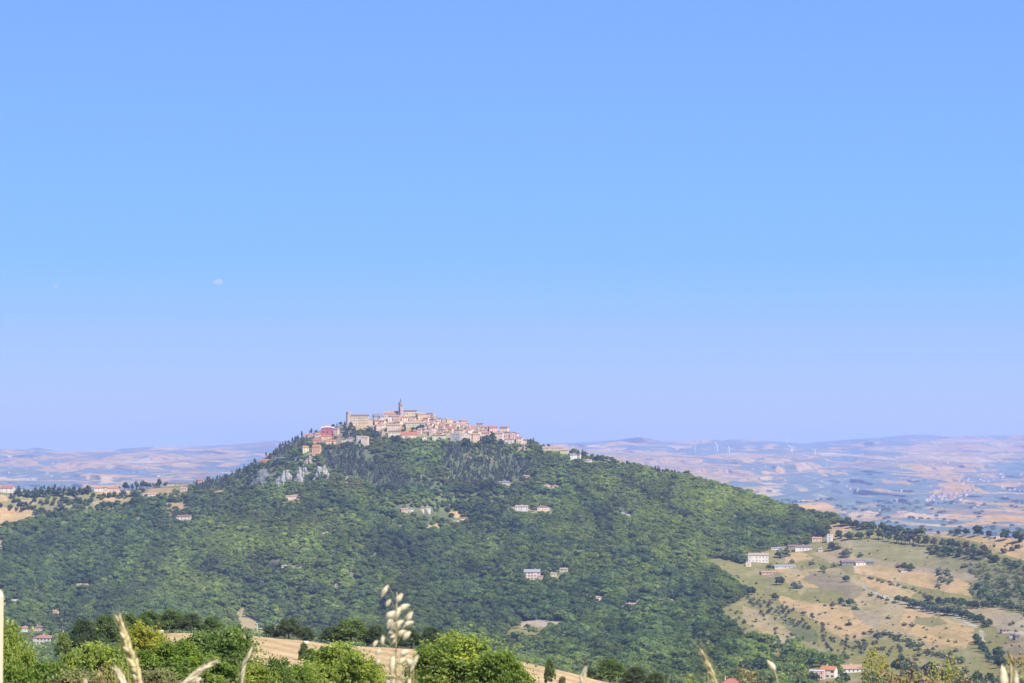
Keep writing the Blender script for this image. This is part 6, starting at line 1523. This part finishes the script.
# post at the left edge
D = 5.2; g = GN(-34, D); x0 = -72 * KPX * D; zt = float(pt(-20, 592.5, D)[2]) - g.z; wpost = 75.5 * KPX * D
bm_ = MB(); b = .008
xr = float(pt(3.6, 600, D)[0]) - g.x; xl = xr - wpost
g.x += xr; xl = -wpost; xr = 0.0
ring = lambda i, z: [(xl + i, i, z), (xr - i, i, z), (xr - i, wpost - i, z), (xl + i, wpost - i, z)]
vv = ring(0, -.3) + ring(0, zt - b) + ring(b, zt)
post = obj('fence_post', mesh('fence_post', vv, [(0, 1, 5, 4), (1, 2, 6, 5), (2, 3, 7, 6), (3, 0, 4, 7), (4, 5, 9, 8), (5, 6, 10, 9), (6, 7, 11, 10), (7, 4, 8, 11), (8, 9, 10, 11)],
            surf_mat('post_render', (.62, .50, .34), .08, 9, bump=.1)), None, g, math.radians(12.6))
tag(post, 'cream rendered square post at the left edge of the picture', 'post')

# ------------------------------------------------------------------ clouds
mc, nt, out = new_mat('cloud_vapour')
pv = N(nt, 'ShaderNodeVolumePrincipled'); pv.inputs['Color'].default_value = (1, .74, .84, 1); pv.inputs['Density'].default_value = .0022; nt.links.new(pv.outputs[0], out.inputs['Volume'])
for (x, y, w_, h_, lb) in ((56, 286, 8, 8, 'tiny pale pink cloud puff at the far left of the sky'), (218, 281.5, 13, 8, 'small oblong pale pink cloud right of the tiny puff')):
    d = 46000; m_ = d * KPX; bm2 = __import__('bmesh').new(); __import__('bmesh').ops.create_icosphere(bm2, subdivisions=4, radius=1)
    for v in bm2.verts:
        nz_ = .75 + .5 * float(fbm(v.co.x * 1.3 + v.co.z + x, v.co.y * 1.3 + v.co.z * .7, 901, 3))
        v.co = Vector((v.co.x * w_ * m_ * .55 * nz_, v.co.y * w_ * m_ * .4 * nz_, v.co.z * h_ * m_ * .5 * nz_ + v.co.x * m_ * .9))
    me = bpy.data.meshes.new('cloud'); bm2.to_mesh(me); bm2.free(); me.materials.append(mc)
    tag(obj('cloud', me, None, P3(x, y, d)), lb, 'cloud')

# ------------------------------------------------------------------ air
HD = 4.2e-5
mh, nt, out = new_mat('haze_air')
pv = N(nt, 'ShaderNodeVolumePrincipled'); pv.inputs['Color'].default_value = (.43, .55, 1.0, 1); pv.inputs['Density'].default_value = HD; pv.inputs['Anisotropy'].default_value = 0.0
nt.links.new(pv.outputs[0], out.inputs['Volume'])
hz = MB(); hz.box(-70000, 70000, -400, 44000, -1100, 400)
tag(obj('haze', hz.me('haze', mh)), 'thin bluish haze filling the air over the valley', 'haze', None, 'stuff')

# ------------------------------------------------------------------ light
sd = Vector((.66, -.75, 0)).normalized(); EL = math.radians(50)
sunv = Vector((sd.x * math.cos(EL), sd.y * math.cos(EL), math.sin(EL)))
sl = bpy.data.lights.new('sun', 'SUN'); sl.energy = 4.5; sl.angle = math.radians(.5); sl.color = (1, .95, .87)
so = bpy.data.objects.new('sun', sl); COL.objects.link(so); so.rotation_euler = sunv.to_track_quat('Z', 'Y').to_euler()
w = bpy.data.worlds.new('World'); scene.world = w; w.use_nodes = True; nt = w.node_tree; nt.nodes.clear()
sk = N(nt, 'ShaderNodeTexSky'); sk.sky_type = 'NISHITA'; sk.sun_disc = False; sk.sun_elevation = EL; sk.sun_rotation = math.atan2(sd.x, sd.y); sk.altitude = 300; sk.air_density = 1.0; sk.dust_density = .3; sk.ozone_density = 2.5
bg = N(nt, 'ShaderNodeBackground'); bg.inputs['Strength'].default_value = .12; wo = N(nt, 'ShaderNodeOutputWorld')
tc = N(nt, 'ShaderNodeTexCoord'); sx = N(nt, 'ShaderNodeSeparateXYZ'); nt.links.new(tc.outputs['Generated'], sx.inputs[0])
rp = N(nt, 'ShaderNodeValToRGB'); nt.links.new(sx.outputs['Z'], rp.inputs[0]); el = rp.color_ramp.elements
SKY = [(0.0, (.50, .58, 1.0)), (.03, (.38, .545, 1.03)), (.08, (.195, .49, 1.06)), (.19, (.18, .392, 1.02)), (.5, (.13, .28, .78)), (1.0, (.08, .18, .55))]
el[0].position = 0; el[0].color = (*SKY[0][1], 1); el[1].position = 1; el[1].color = (*SKY[-1][1], 1)
for q, c_ in SKY[1:-1]:
    ne = el.new(q); ne.color = (*c_, 1)
vm = N(nt, 'ShaderNodeVectorMath', operation='SCALE'); vm.inputs['Scale'].default_value = .5 / .12; nt.links.new(rp.outputs[0], vm.inputs[0])
mxs = N(nt, 'ShaderNodeMix', data_type='RGBA'); mxs.inputs[0].default_value = .93
nt.links.new(sk.outputs[0], mxs.inputs[6]); nt.links.new(vm.outputs[0], mxs.inputs[7]); nt.links.new(mxs.outputs[2], bg.inputs['Color']); nt.links.new(bg.outputs[0], wo.inputs[0])

# ------------------------------------------------------------------ render settings
scene.view_settings.view_transform = 'Standard'; scene.view_settings.look = 'None'; scene.view_settings.exposure = 1.0; scene.view_settings.gamma = 1
scene.cycles.max_bounces = 5; scene.cycles.diffuse_bounces = 2; scene.cycles.transmission_bounces = 2; scene.cycles.volume_bounces = 1; scene.cycles.transparent_max_bounces = 4
scene.cycles.use_denoising = True; scene.cycles.denoiser = 'OPENIMAGEDENOISE'
scene.render.film_transparent = False
